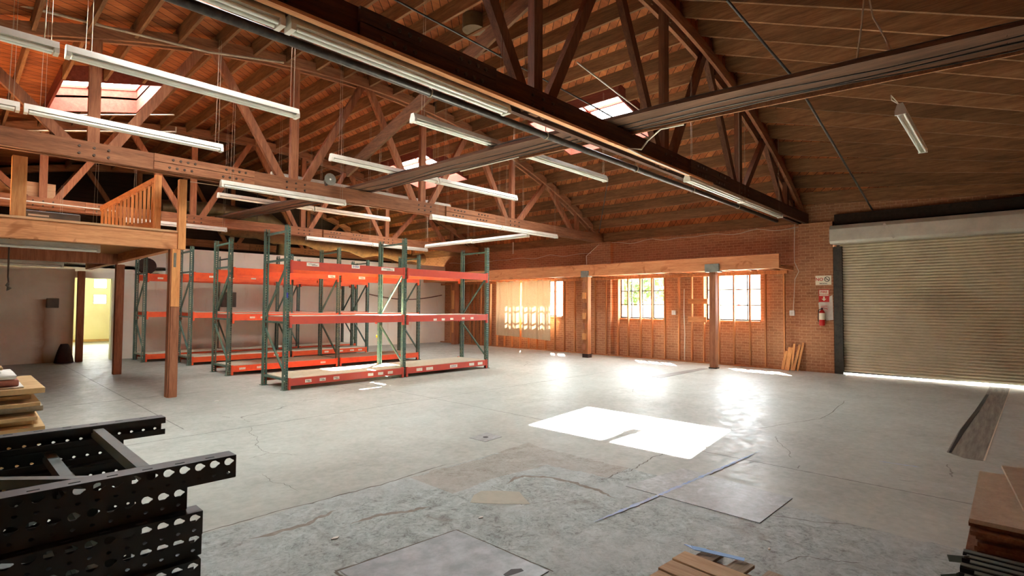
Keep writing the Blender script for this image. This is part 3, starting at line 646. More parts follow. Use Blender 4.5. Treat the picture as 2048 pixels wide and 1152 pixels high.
PL = ['brown timber post under the right front corner of the mezzanine', 'brown timber post in front of the doorway, under the mezzanine edge', 'brown timber post beside the cream wall and doorway']
for (x, y), lab in zip(((2.78, 10.93), (2.78, 15.28), (2.62, 19.28)), PL):
    o = tag(MB().box(x-.08, x+.08, y-.08, y+.08, 0, 2.56 if y > 15 else 2.62).build('timber_post', M['post'], bevel=.006), lab, 'post', 'mezzanine posts')
    if y < 15:
        MB().box(x-.065, x+.065, y-.12, y-.08, 1.6, 2.62).build('nailed_board', M['new_z'], o); MB().box(x-.06, x+.06, y-.115, y-.08, 0, 1.59).build('nailed_board', M['post'], o)
        MB().box(x-.04, x-.0, y-.128, y-.12, 2.3, 2.55).build('steel_strap', M['plate'], o)

# ------------------------------------------------------------------ fluorescent strips
def strip_master():
    o = empty('strip_light', (0, 0, 0), 'x', 'fluorescent light')
    L = 2.42
    MB().add([(-L/2, -.045, .04), (L/2, -.045, .04), (L/2, -.06, 0), (-L/2, -.06, 0), (-L/2, .045, .04), (L/2, .045, .04), (L/2, .06, 0), (-L/2, .06, 0), (-L/2, -.03, .075), (L/2, -.03, .075), (L/2, .03, .075), (-L/2, .03, .075)],
             [(0, 1, 2, 3), (7, 6, 5, 4), (3, 2, 6, 7), (0, 8, 9, 1), (4, 5, 10, 11), (8, 11, 10, 9), (0, 3, 7, 4, 11, 8), (1, 9, 10, 5, 6, 2)]).build('housing', M['white_metal'], o)
    for y in (-.036, .036): MB().tube([(-L/2+.05, y, -.028), (L/2-.05, y, -.028)], .019, 10).build('tube', M['tube'], o)
    for x in (-L/2+.02, L/2-.02): MB().box(x-.02, x+.02, -.062, .062, -.05, .0).build('lamp_holder', M['white_metal'], o)
    return o
SM = strip_master(); used = [False]
def strip(cx, cyy, z, label, rz=0, hang=0, scale=1):
    o = SM if not used[0] else copy_tree(SM); used[0] = True
    o.location = (cx, cyy, z); o.rotation_euler = (0, 0, rz); o.scale = (scale, 1, 1); o['label'] = label; o['group'] = 'white fluorescent strip lights'
    if hang:
        for x in (-1.05, 1.1):
            MB().tube([(x, 0, .07), (x+.03, .01, hang)], .0022, 4).tube([(x+.05, 0, .07), (x+.06, .01, hang)], .0022, 4).build('hanger_wire', M['conduit'], o)
    return o
strip(1.97, 6.98, 4.2, 'highest strip light at upper left, hanging in line across the left skylight', hang=1.8)
strip(-.5, 6.98, 4.2, 'strip light leaving the picture at the upper left edge', hang=1.6)
strip(1.84, 9.45, 4.2, 'strip light hanging just in front of the middle truss, second down at left', hang=1.6)
strip(-.62, 9.45, 4.2, 'strip light cut by the left edge, second row down', hang=1.2)
strip(2.94, 4.0, 3.785, 'large strip light under the nearest truss, right of the joint')
strip(.48, 4.0, 3.785, 'strip light under the nearest truss at the top edge of the picture')
strip(5.62, 6.1, 4.27, 'strip light above the walkway, left of the two in its row', hang=1.9)
strip(8.06, 6.1, 4.27, 'strip light right of the walkway, right of the two in its row', hang=1.6)
strip(5.83, 8.82, 4.27, 'strip light left of the far skylight, ending at the walkway', hang=1.9)
strip(8.27, 8.82, 4.27, 'strip light in front of the far right skylight', hang=1.7)
strip(4.5, 10.24, 3.785, 'strip light fixed low under the middle truss near the speaker')
strip(9.2, 10.24, 3.785, 'strip light under the splice of the middle truss'); strip(11.64, 10.24, 3.785, 'strip light under the right end of the middle truss')
strip(5.65, 14.0, 4.28, 'strip light behind the middle truss, left half of the lower row', hang=1.9); strip(8.1, 14.0, 4.28, 'strip light behind the middle truss, right half of the lower row', hang=1.6)
strip(5.81, 11.3, 4.36, 'strip light just behind the speaker', hang=1.8); strip(8.25, 11.3, 4.36, 'strip light just behind the middle truss splice', hang=1.7)
strip(4.3, 16.56, 3.785, 'short visible strip light under the third truss beside the mezzanine corner')
strip(9.1, 16.56, 3.785, 'strip light under the third truss, left half'); strip(11.54, 16.56, 3.785, 'strip light under the third truss, right half')
strip(9.6, 3.93, 3.785, 'strip light under the nearest truss, further from the brick wall'); strip(12.05, 3.93, 3.785, 'strip light under the nearest truss, closer to the brick wall')
strip(11.66, 14.0, 3.74, 'crosswise strip light near the brick wall, farther half', rz=math.pi/2, hang=1.2); strip(11.66, 11.56, 3.72, 'crosswise strip light near the brick wall, nearer half', rz=math.pi/2, hang=1.4)
strip(.56, 11.3, 2.56, 'strip light under the front of the mezzanine'); strip(.58, 15.55, 2.5, 'strip light under the back of the mezzanine')
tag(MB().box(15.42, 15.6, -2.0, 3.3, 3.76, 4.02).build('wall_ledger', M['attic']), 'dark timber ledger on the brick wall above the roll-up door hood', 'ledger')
s14 = strip(4.92, .53, 2.97, 'short lone strip light dangling from a single wire at the right', scale=.5)
for c in list(s14.children):
    if c.name.startswith('hanger'): bpy.data.objects.remove(c)
s14.scale = (.5, .5, .6); MB().tube([(-1.2, 0, .06), (-.76, .15, .25), (.3, .3, .6), (3.8, .66, 1.42)], .008, 6).build('hanger_wire', M['wire'], s14)

# ------------------------------------------------------------------ pipes, wires, roof fittings
sp = tag(MB().tube([(-2.9, 4.66, 4.0), (15.4, 4.66, 4.0)], .045, 12).build('sprinkler_pipe', M['pipe']), 'long black sprinkler pipe running beside the nearest truss', 'pipe')
for x in (.9, 3.6, 5.6, 8.0, 10.2, 12.6): MB().tube([(x, 4.66+.05*math.sin(a), 4.0+.05*math.cos(a)) for a in [k*math.pi/6 for k in range(13)]], .009, 6).tube([(x, 4.66, 4.05), (x, 4.66, 4.3)], .006, 6).build('pipe_hanger', M['conduit'], sp)
tag(MB().tube([(-1.0, 10.1, 5.72), (1.5, 10.1, 5.9), (3.0, 10.1, 6.02), (4.3, 10.1, 6.28)], .022, 8).build('roof_conduit', M['conduit']), 'thin grey conduit curving along the middle truss top chord', 'conduit')
tag(MB().tube([(2.2, 4.3, 4.62), (6, 4.3, 4.5), (9, 4.3, 4.35), (12, 4.3, 4.25)], .011, 6).build('guy_cable', M['pipe']), 'thin dark cable slanting along the nearest truss', 'cable')
tag(MB().tube([(5.83, 4.3, 4.99), (9.72, 5.5, 5.65)], .012, 6).build('tie_rod', M['conduit']), 'thin tie rod slanting in front of the near right skylight', 'rod')
tag(MB().tube([(6.78, 2.62, 5.6), (8.22, 2.22, 4.9), (15.3, 2.46, 4.02)], .018, 6).build('tie_rod', M['pipe']), 'long brown tie rod slanting down the sloping end bay', 'rod')
tag(MB().tube([(4.5, 16.4, 5.0), (9.0, 16.4, 5.05), (13.4, 12.0, 4.4)], .012, 6).build('tie_rod', M['conduit']), 'thin pale tie rod crossing in front of the third truss', 'rod')
tag(MB().tube([(1.33, 14.5, 5.54), (3.13, 12.6, 5.56)], .014, 6).tube([(2.8, 12.95, 5.56), (2.78, 12.97, 6.2)], .004, 4).build('hanging_rod', M['conduit']), 'pale rod hanging level just below the far left skylight', 'rod')
tag(MB().tube([(.64, 14.75, 5.1), (3.07, 12.2, 5.1), (3.07, 12.2, 5.2)], .014, 6).tube([(2.0, 13.32, 5.1), (2.0, 13.32, 6.1)], .004, 4).build('hanging_rod', M['conduit']), 'lower pale rod hanging level behind the middle truss, below the far left skylight', 'rod')
for k, (xa, ya, za, xb, yb, zb, lab) in enumerate(((9.3, 9.5, 5.6, 11.3, 11.5, 5.0, 'faint tie rod between middle truss and far right skylight'), (12.3, 8.0, 5.2, 14.8, 10.0, 4.1, 'tie rod slanting to the brick wall right of the middle truss'))):
    tag(MB().tube([(xa, ya, za), (xb, yb, zb)], .012, 6).build('tie_rod', M['pipe']), lab, 'rod')
def wirepts(y0, y1, z, amp): return [(15.5, y0+(y1-y0)*k/40, z + amp*math.sin(k*.9)*.5 - amp*abs(math.sin(k*math.pi/10))) for k in range(41)]
tag(MB().tube(wirepts(10.0, 3.6, 3.82, .05), .01, 5).build('wall_wire', M['wire']), 'thin wire sagging along the top of the brick wall right of the middle truss', 'wire')
tag(MB().tube(wirepts(18.5, 10.7, 3.55, .05), .01, 5).build('wall_wire', M['wire']), 'thin wire along the top of the brick wall left of the middle truss', 'wire')
tag(MB().tube([(15.1, 10.2, 3.75), (14.3, 10.15, 3.3), (14.28, 10.12, 2.82)], .01, 5).build('power_cable', M['wire']), 'wire dropping to the cap of the block-studded post', 'cable')
tag(MB().tube([(6.45, 1.16, 4.18), (6.68, 1.14, 4.75), (6.76, 1.13, 5.1), (6.78, 1.1, 5.1), (6.8, 1.06, 4.8), (6.82, .96, 4.55), (6.72, .88, 4.3)], .009, 6).build('loose_cable', M['wire']), 'loose pale cable looping above the walkway at upper right', 'cable')
tag(MB().tube([(6.75, 3.2, 4.11), (6.66, 3.49, 4.09), (6.86, 3.8, 4.04), (6.75, 3.84, 3.9), (6.4, 3.86, 3.84), (6.8, 3.86, 3.82), (8.3, 3.86, 3.82)], .013, 6).build('branch_conduit', M['wire']), 'cream conduit branching from the walkway to the nearest truss', 'conduit')
sk = empty('horn_speaker', (5.29, 10.24, 4.2), 'grey horn loudspeaker sitting on the middle truss', 'loudspeaker')
MB().tube([(0, -.16, 0), (0, -.14, 0), (0, -.06, 0), (0, 0, 0), (0, .06, 0)], [.125, .12, .07, .04, .035], 16).build('horn', M['plate'], sk)
MB().tube([(0, -.165, 0), (0, -.1, 0)], [.02, .03], 10).build('driver_plug', M['foam'], sk); MB().box(-.02, .02, -.02, .06, -.1, -.02).build('bracket', M['steel'], sk)
vt = tag(MB().tube([(6.24, 6.85, 6.50), (6.24, 6.85, 6.75)], .2, 20).build('roof_vent', M['duct']), 'round metal vent cap between the roof joists near the ridge', 'vent')
tag(MB().tube([(14.9, 14.0, 3.65), (14.9, 14.0, 4.1)], .02, 8).build('roof_sprinkler', M['galv']), 'tiny sprinkler beside the far end of the brick wall', 'sprinkler')

tag(MB().box(-.8, 1.75, 16.9, 16.93, 4.14, 4.52).build('plywood_panel', M['ply']), 'pale plywood panel standing on the third truss behind the railing', 'panel')
# ducts and insulation above the white partition
tag(MB().tube([(5.0, 21.4, 5.0), (6.8, 21.4, 5.15), (8.6, 21.3, 5.0), (9.2, 21.2, 4.6), (9.1, 21.2, 2.9)], .25, 14).build('air_duct', M['duct']), 'round metal air duct in the dark space above the white wall', 'duct')
mb = MB(); pts = [(6.4+.62*k, 19.9, 4.25-.035*k+.04*math.sin(k*1.9)) for k in range(15)]
tag(mb.tube(pts, [.2+.07*math.sin(k*2.3) for k in range(15)], 12).build('wrapped_duct', M['insul']), 'long duct wrapped in sagging brown insulation above the white wall', 'duct')
for k in (2, 6, 10, 13): MB().bar((6.4+.62*k, 19.9, 4.2-.035*k), (6.4+.62*k, 19.9, top(6.4+.62*k)+.3), .03, .003, (0, 1, 0)).build('hanger_strap', M['steel'], bpy.data.objects['wrapped_duct'])
tag(MB().tube([(15.4-3.8*k/12, wy(15.4-3.8*k/12)-.03, 2.12-.22*math.sin(k/12*math.pi)) for k in range(13)][::-1], .018, 6).build('wall_cable', M['old']), 'brown cable sagging along the white wall behind the racks', 'cable')

# ------------------------------------------------------------------ pallet racks
PIT = .0508
def teardrop(cx, cz, s=1):
    pts = []
    for k in range(12):
        a = math.pi*2*k/12 + math.pi/12; r = .0115 if math.sin(a) > 0 else .0105
        x = math.cos(a)*(.0115 if math.sin(a) > -.3 else .0065); z = math.sin(a)*r*(1 if math.sin(a) > 0 else 1.75); pts.append((cx+x*s, cz+z*s))
    return pts
def plate_with_holes(mb, L, w, y, small=False, double=False):
    """strip in the XZ plane at depth y, holes every 2 in"""
    n = int(L/PIT)
    cells = [(-w/2, 0), (0, w/2)] if double else [(-w/2, w/2)]
    for i in range(n):
        z0, z1 = i*PIT, (i+1)*PIT
        for xa, xb in cells:
            hole = teardrop((xa+xb)/2, (z0+z1)/2+.004, .5 if small and xa < 0 else 1.2); m = len(hole); cx, cz = (xa+xb)/2, (z0+z1)/2
            out = []
            for hx, hz in hole:
                dx, dz = hx-cx, hz-cz; t = min((xb-xa)/2/abs(dx) if abs(dx) > 1e-6 else 9e9, (z1-z0)/2/abs(dz) if abs(dz) > 1e-6 else 9e9); out.append((cx+dx*t, cz+dz*t))
            v = [(a, y, b) for a, b in hole]+[(a, y, b) for a, b in out]; f = [(k, (k+1) % m, m+(k+1) % m, m+k) for k in range(m)]
            # corners
            cs = [(xa, z0), (xb, z0), (xb, z1), (xa, z1)]
            for c in cs:
                best = max(range(m), key=lambda k: (lambda a, b: (1 if abs(a[0]-b[0]) > 1e-6 and abs(a[1]-b[1]) > 1e-6 else -1) - ((a[0]+b[0])/2-c[0])**2*1e3 - ((a[1]+b[1])/2-c[1])**2*1e3)(out[k], out[(k+1) % m]))
                v.append((c[0], y, c[1])); f.append((m+best, m+(best+1) % m, len(v)-1))
            mb.add(v, f)
def upright_mesh(L, d, small=False):
    """channel section column, holes on the outward (d<0: -y) face"""
    mb = MB(); w = .084; plate_with_holes(mb, L, w, 0, small, double=True)
    s = .078*d; n = int(L/PIT)*PIT
    for x in (-w/2, w/2):
        for i in range(int(n/.1016)):   # side walls with small slots
            z0, z1 = i*.1016, (i+1)*.1016
            y0, y1, y2, y3 = 0, s*.25, s*.38, s
            for ya, yb in ((y0, y1), (y2, y3)): mb.add([(x, ya, z0), (x, yb, z0), (x, yb, z1), (x, ya, z1)], [(0, 1, 2, 3)])
            mb.add([(x, y1, z0), (x, y2, z0), (x, y2, z0+.07), (x, y1, z0+.07)], [(0, 1, 2, 3)])
    for x in (-w/2, w/2): mb.add([(x, s, 0), (x*.35, s, 0), (x*.35, s, n), (x, s, n)], [(0, 1, 2, 3)])
    return mb
def frame_master(mat):
    """upright frame standing in the YZ plane, front column at y=0, back column at y=1.06"""
    f = empty('upright_frame', (0, 0, 0), None, None)
    for y, d in ((0, 1), (1.06, -1)):
        u = upright_mesh(3.25, d); u.v = [(a, b+y, c) for a, b, c in u.v]; u = u.build('column', mat, f); sm = u.modifiers.new('s', 'SOLIDIFY'); sm.thickness = .003
        MB().box(-.06, .06, y-.04 if d > 0 else y-.1, y+.1 if d > 0 else y+.04, 0, .012).build('foot_plate', mat, f)
    for z in (.2, 1.3, 2.52, 3.08): MB().box(-.018, .018, .05, 1.01, z-.02, z+.02).build('horizontal_brace', mat, f)
    for za, ya, zb, yb in ((.32, .06, 1.16, 1.0), (1.42, 1.0, 2.4, .06)): MB().bar((0, ya, za), (0, yb, zb), .034, .036, (1, 0, 0)).build('diagonal_brace', mat, f)
    return f
FM = frame_master(M['green'])
def beam_part(x0, x1, y, z0, z1, mat, par, back=False, dirn=-1):
    """box beam with a stepped inner edge and end connectors"""
    mb = MB().box(x0, x1, y-.02, y+.02, z0, z1); o = mb.build('load_beam', mat, par)
    for q in (x0+.015, x1-.015): MB().box(q-.02, q+.02, y-.027, y+.027, z0-.07, z1+.015).build('end_connector', mat, o)
    return o
def label(x, y, z, w, h, par, txt=None, dark=False):
    o = MB().box(x-w/2, x+w/2, y-.003, y, z-h/2, z+h/2).build('label_sticker', M['label'], par)
    if txt: text('label_text', txt, h*.72, (x, y-.004, z), (math.pi/2, 0, 0), M['blue_ink'], o, sx=.9)
    elif dark: MB().box(x-w*.38, x+w*.2, y-.0045, y-.003, z+h*.05, z+h*.2).box(x-w*.1, x+w*.38, y-.0045, y-.003, z-h*.3, z-h*.12).build('label_print', M['grey'], o)
fu = [False]
def rack(y, frames, lab, mats, decks, nx=True, labels=(), topbeam=True):
    x0 = frames[0]; r = empty('pallet_rack', (x0, y, 0), lab, 'pallet rack', 'green and orange pallet racks')
    for x in frames:
        f = FM if not fu[0] else copy_tree(FM); fu[0] = True; f.parent = r; f.location = (x-x0, 0, 0)
    for a, b in zip(frames, frames[1:]):
        for lv, (z0, z1) in enumerate(((.08, .22), (1.27, 1.42), (2.33, 2.5))):
            for yy, side in ((-.025, 0), (1.085, 1)):
                beam_part(a-x0+.045, b-x0-.045, yy, z0, z1, mats[lv][side], r)
            if decks[lv]:
                dk = MB().box(a-x0+.05, b-x0-.05, 0.0, 1.06, z1-.012, z1+.006); dk.build('shelf_board', M['board'], r)
            if lv == 2 and not decks[2]: continue
    for l in labels: label(l[0]-x0, -.046, l[1], l[2], l[3], r, *(l[4:]))
    return r
O_, R_ = M['orange'], M['red']
XF = [4.52, 7.25, 9.9]
lbA = [(5.0, 2.45, .26, .07, None, True), (5.95, 2.46, .19, .075, 'E-13-A'), (6.75, 2.45, .34, .07, None, True), (8.35, 1.31, .1, .05), (8.62, 1.32, .1, .05), (9.0, 1.33, .1, .05), (9.3, 1.33, .1, .05), (8.1, 1.31, .1, .05),
       (4.95, .15, .13, .06, None, True), (5.25, .15, .13, .06, None, True), (5.55, .15, .13, .06, None, True), (6.35, .15, .13, .06), (6.6, .15, .13, .06), (6.85, .15, .13, .06), (7.65, .15, .17, .07), (7.95, .15, .2, .07), (8.7, .15, .24, .075, 'E-12-A'), (9.3, .15, .17, .07), (9.6, .15, .17, .07)]
rA = rack(10.22, XF, 'front pallet rack, nearest row, standing in the sunlight patch', [(R_, O_), (R_, R_), (R_, O_)], (1, 1, 0), labels=lbA)
MB().box(7.19-4.52, 7.25-4.52, 1.07, 1.09, .86, .92).build('yellow_clip', M['yellow'], rA)
MB().box(-.02, .01, -.012, -.004, 1.78, 1.88).build('blue_tape_mark', M['blue_ink'], rA)
lbB = [(5.0, 1.34, .12, .045), (5.25, 1.34, .12, .045), (5.55, 1.34, .12, .045), (4.8, .15, .14, .05), (5.2, .15, .14, .05), (6.8, .15, .14, .05), (7.0, 2.4, .2, .07, None, True), (7.9, 2.4, .2, .07, None, True)]
rack(13.22, XF, 'second pallet rack row, directly behind the front rack', [(O_, O_), (O_, R_), (O_, O_)], (1, 1, 0), labels=lbB)
lbC = [(5.0, 2.4, .14, .05), (5.5, 2.4, .14, .05), (6.1, 2.4, .14, .05), (6.8, .15, .14, .05), (8.4, .15, .14, .05), (8.9, .15, .14, .05), (9.3, .15, .14, .05), (9.6, .15, .14, .05)]
rack(16.1, XF, 'third pallet rack row, one row in front of the white wall', [(O_, O_), (O_, O_), (O_, O_)], (1, 1, 0), labels=lbC)
lbD = [(4.2, 2.38, .14, .05), (4.6, 2.38, .14, .05), (5.5, 2.38, .14, .05), (6.6, 2.38, .14, .05), (7.7, 2.38, .14, .05)]
rack(17.85, [3.85, 6.07, 8.29, 10.5], 'rearmost pallet rack row against the white wall', [(O_, O_), (O_, O_), (O_, O_)], (1, 1, 0), labels=lbD)

# ------------------------------------------------------------------ stack of flat dark upright frames, lower left
FD = None
def flat_frame(k, z, xe, y, rot):
    global FD
    lab = ('topmost dark upright frame lying flat on the stack at lower left' if k == 0 else '%s dark upright frame down in the stack at lower left' % ORD[k])
    if FD is None:
        FD = empty('rack_frame', (0, 0, 0), 'x', 'rack frame')
        for yy, d in ((0, 1), (1.06, -1)):
            u = upright_mesh(3.0, d, True); u.v = [(-c, b+yy, a) for a, b, c in u.v]; u = u.build('column', M['green_dark'], FD); sm = u.modifiers.new('s', 'SOLIDIFY'); sm.thickness = .003
        for x in (-.28, -.55 if 0 else -1.4, -2.7): MB().box(x-.02, x+.02, .04, 1.02, -.012, .03).build('horizontal_brace', M['brace'], FD)
        for xa, ya, xb, yb in ((-.42, .1, -1.32, .95), (-1.5, .95, -2.6, .1)): MB().bar((xa, ya, .01), (xb, yb, .01), .036, .034).build('diagonal_brace', M['brace'], FD)
        o = FD
    else: o = copy_tree(FD)
    o.location = (xe, y, z); o.rotation_euler = (0, 0, rot); o['label'] = lab; o['group'] = 'stacked dark rack frames'
XE = [.80, .64, .68, .69, .68, .60, .72, .68, .73, .66, .70]
for k in range(11): flat_frame(k, 1.017-k*.0895, XE[k], 2.24+(0, .03, -.02, .02, -.01, .04, 0, .02, -.02, .01, 0)[k], (0, .012, -.006, .008, -.01, .0, .01, -.008, .006, 0, .004)[k])

# ------------------------------------------------------------------ cardboard stack behind it
cs = [(.02, .62, .0), (.09, .58, .02), (.15, .60, -.02), (.2, .57, .03), (.26, .54, 0), (.33, .59, -.03), (.4, .56, .02), (.46, .58, .0), (.53, .55, .03), (.58, .60, -.02), (.63, .53, .01), (.68, .55, -.02), (.73, .60, .02), (.79, .57, -.01), (.84, .52, .02), (.89, .60, 0)]
for k, (z, xe, rot) in enumerate(cs):
    o = MB().box(-1.1, 0, 0, 1.1, 0, .03 if k % 3 else .045).build('folded_carton', M['card'] if k % 4 else M['board'], None, (xe, 6.0+rot*4, z), bevel=.004); o.rotation_euler = (0, 0, rot)
    tag(o, '%s flattened carton from the floor in the pile at the left edge' % ORD[k], 'carton', 'flattened cartons at the left edge')
tag(MB().box(-.9, .47, 6.05, 6.75, .938, .95).build('wrapped_sheet', M['foam'], bevel=.004), 'thin white wrapped sheet under the brownish bundle on the carton pile', 'sheet')
tag(MB().box(-.9, .44, 6.08, 6.72, .952, 1.005).build('foil_bundle', M['brickred'], bevel=.01), 'brownish wrapped bundle under the white foam on the carton pile', 'bundle')
mb = MB(); rows = [[(-.7+i*.112, 6.06+j*.09, 1.03+.04*random.random()*(0 < i < 10)*(0 < j < 6)) for i in range(11)] for j in range(8)]
tag(mb.grid(rows).build('foam_sheet', M['foam'], solid=.03), 'crumpled white foam sheet on top of the carton pile', 'foam sheet')
tag(MB().box(-.5, .34, 6.12, 6.32, 1.09, 1.115).build('paper_packet', M['card'], bevel=.004), 'small pinkish packet lying on the white foam at the left edge', 'packet')

# ------------------------------------------------------------------ boards and green bars, lower right
bx = [(0.0, 0, 0), (.01, .03, .01), (-.02, -.02, .0), (.02, .01, -.01)]
z = 0
for k in range(26):
    t = .0245; dx = random.uniform(-.03, .04); dy = random.uniform(-.03, .02); rz = random.uniform(-.012, .012)
    if k < 6: dy += .03 ; dx += .05
    if k == 25: dx, dy, rz = 0, .0, .0
    o = MB().box(0, 1.05, -1.0, 0, 0, t-.004).build('particle_board_sheet', M['board'] if k == 25 else M['board_edge'], None, (3.44+dx, .18+dy, z)); o.rotation_euler = (0, 0, rz); z += t
    tag(o, ('top particle board sheet of the pile at the lower right corner' if k == 25 else '%s sheet from the floor in the board pile at lower right' % ORD[k]), 'board', 'boards piled at lower right')
o = MB().box(0, 1.1, -.9, 0, 0, .018).build('particle_board_sheet', M['board'], None, (3.55, -.03, z)); o.rotation_euler = (0, 0, .1)
tag(o, 'skewed loose board lying on top of the pile at the right edge', 'board', 'boards piled at lower right')
for k in range(9):
    lv, q = divmod(k, 3)
for k in range(6):
    x = 3.36-k*.062; zt = .50-.0*k
    ye = .2-(.0, .015, .03, .0, .05, .02)[k]; o = MB().box(x-.012, x+.025, -.9, ye, zt-.003, zt).build('steel_crossbar', M['brace'])  # top lip in a lighter colour, standing in for light from above
    mb = MB().box(x-.025, x-.021, -.9, .2-(.0, .015, .03, .0, .05, .02)[k], zt-.05, zt).box(x+.021, x+.025, -.9, .2, zt-.05, zt)
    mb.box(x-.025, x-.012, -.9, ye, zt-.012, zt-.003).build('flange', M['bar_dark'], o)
    tag(o, '%s green steel bar counted outward from the board pile at lower right' % ORD[k], 'steel bar', 'green steel bars at lower right')
for lv in range(7):
    for k in range(5):
        x = 3.34-k*.064; zt = .44-lv*.0605
        o = MB().box(x-.025, x+.025, -.9, .16+random.uniform(-.04, .03), zt-.05, zt-.001).build('steel_crossbar', M['green_dark'])
        tag(o, '%s bar outward in the %s layer below the top green bars' % (ORD[k], ORD[lv]), 'steel bar', 'green steel bars at lower right')
tag(MB().box(3.0, 3.36, -.5, -.4, 0, .018).box(3.0, 3.36, 0, .1, 0, .018).build('bearer', M['pallet']), 'timber bearers under the green steel bars', 'bearer')
for k, (xa, ya, xb, yb) in enumerate(((3.33, .245, 3.28, .18), (3.12, .255, 3.10, .2))):
    tag(MB().bar((xa, ya, .46-.02*k), (xb, yb, .49-.02*k), .03, .03).build('bent_bracket', M['bar']), ('angled bracket sticking out left of the green bars', 'small bracket end lowest at the left of the green bars')[k], 'bracket')

# ------------------------------------------------------------------ pallet with tape, bottom centre
pl = empty('wooden_pallet', (2.82, 1.09, 0), 'worn wooden pallet at the bottom centre edge of the picture', 'pallet', rz=math.radians(-5))
for k in range(5): MB().box(.26-.165*k-.072, .26-.165*k+.072, -.62+(.03 if k % 2 else 0), .46-(.0, .01, .03, .0, .02)[k], .12, .138).build('deck_slat', M['pallet'], pl, bevel=.003)
for k in range(6): MB().box(-.5, .52, (.36-.19*k)-.06, (.36-.19*k)+.05, .098, .118).build('cross_slat', M['pallet_grey'], pl, bevel=.003)
for x in (-.45, .0, .40): MB().box(x-.02, x+.02, -.62, .38, .018, .098).build('stringer', M['post'], pl)
for k in range(3): MB().box(-.5, .48, .32-.45*k-.05, .32-.45*k+.05, 0, .018).build('bottom_slat', M['pallet_grey'], pl)
tag(MB().add([(3.22, 1.47, .15), (3.27, 1.56, .14), (3.60, 1.50, .012), (3.55, 1.43, .012)], [(0, 1, 2, 3)]).add([(3.28, 1.52, .141), (3.24, 1.48, .141), (3.30, 1.20, .142), (3.34, 1.21, .142)], [(0, 1, 2, 3)]).build('blue_tape', M['tape'], solid=.003), 'folded strip of light blue tape at the pallet corner', 'tape')

# ------------------------------------------------------------------ things lying on the floor
tag(MB().prism([(1.72, 3.07), (2.61, 3.01), (2.62, 2.14), (1.74, 2.12)], 0, .006).build('floor_sheet', M['sheet2']), 'square dusty metal sheet on the worn floor at bottom centre', 'floor sheet')
SH = bpy.data.objects['floor_sheet']; ribbon([(1.70, 3.09), (2.1, 3.06), (2.63, 3.02)], .022, .001, .003, 8, False).build('edge_gap', M['crack'], SH); ribbon([(1.70, 3.09), (1.71, 2.6), (1.73, 2.1)], .03, .001, .006, 8, False).build('edge_gap', M['crack'], SH); ribbon([(2.63, 3.02), (2.635, 2.6), (2.64, 2.12)], .012, .001, .003, 8, False).build('edge_gap', M['crack'], SH)
tag(MB().prism([(2.38, 2.28), (2.39, 2.31), (2.47, 2.32), (2.52, 2.28), (2.51, 2.25), (2.46, 2.26)], .006, .007).build('slot_mark', M['black']), 'small black slot in the corner of the square metal sheet', 'slot')
tag(MB().prism([(4.33, 2.63), (5.22, 2.50), (5.07, 1.43), (4.32, 1.45)], 0, .005).build('floor_sheet', M['sheet']), 'flat grey board on the floor crossed by the blue line', 'floor sheet')
dc = tag(MB().prism([(4.53, 4.98), (4.87, 5.03), (4.85, 4.73), (4.53, 4.70)], 0, .004).build('drain_cover', M['sheet']), 'small square dark cover plate in the floor before the sunlit patch', 'drain cover')
MB().tube([(4.69, 4.86, .004), (4.69, 4.86, .006)], .035, 12).build('cover_hole', M['black'], dc)
tag(ribbon([(3.44, 2.37), (3.9, 2.33), (4.4, 2.29), (4.9, 2.255), (5.6, 2.21), (6.46, 2.16)], .045, .0058, .004, 12).build('blue_line', M['chalk']), 'long faded blue tape line on the floor', 'tape line')
tag(MB().prism([(11.44, 6.01), (11.5, 6.32), (14.08, 6.2), (14.05, 6.02)], 0, .004).build('floor_strip', M['track']), 'dark strip on the floor leading to the right window post', 'floor strip')
ft = tag(MB().prism([(7.77, .44), (7.95, .60), (9.5, .58), (11.5, .50), (13.8, .44), (15.3, .42), (15.3, .10), (7.77, .28)], 0, .003).build('door_track', M['track']), 'dark concrete track strip leading to the roll-up door', 'floor track')
MB().prism([(7.95, .58), (9.5, .57), (11.5, .50), (13.8, .43), (13.8, .39), (11.5, .45), (9.5, .52), (7.95, .56)], .003, .006).build('groove', M['black'], ft)
MB().prism([(7.77, .28), (7.77, .265), (15.3, .09), (15.3, .10)], .003, .005).build('pale_edge', M['wire'], ft)
tag(ribbon([(6.96, 1.13), (6.98, .9), (6.99, .73)], .03, .0015).build('blue_smudge', M['chalk']), 'short faded blue mark on the floor left of the track strip', 'floor mark')
for x, y, s, lab in ((1.93, 3.52, .03, 'yellowish chip of debris on the worn floor'), (2.9, 3.05, .025, 'small white scrap on the worn floor above the metal sheet'), (3.9, 1.25, .014, 'tiny white fleck near the pallet'), (3.2, 9.9, .05, 'white paper scrap on the floor before the front rack'), (4.05, 9.0, .03, 'small white scrap on the floor left of the front rack')):
    tag(MB().prism([(x-s, y), (x, y+s*.6), (x+s*1.2, y+.2*s), (x+s*.4, y-s*.5)], .0, .008).build('floor_scrap', M['foam']), lab, 'scrap')

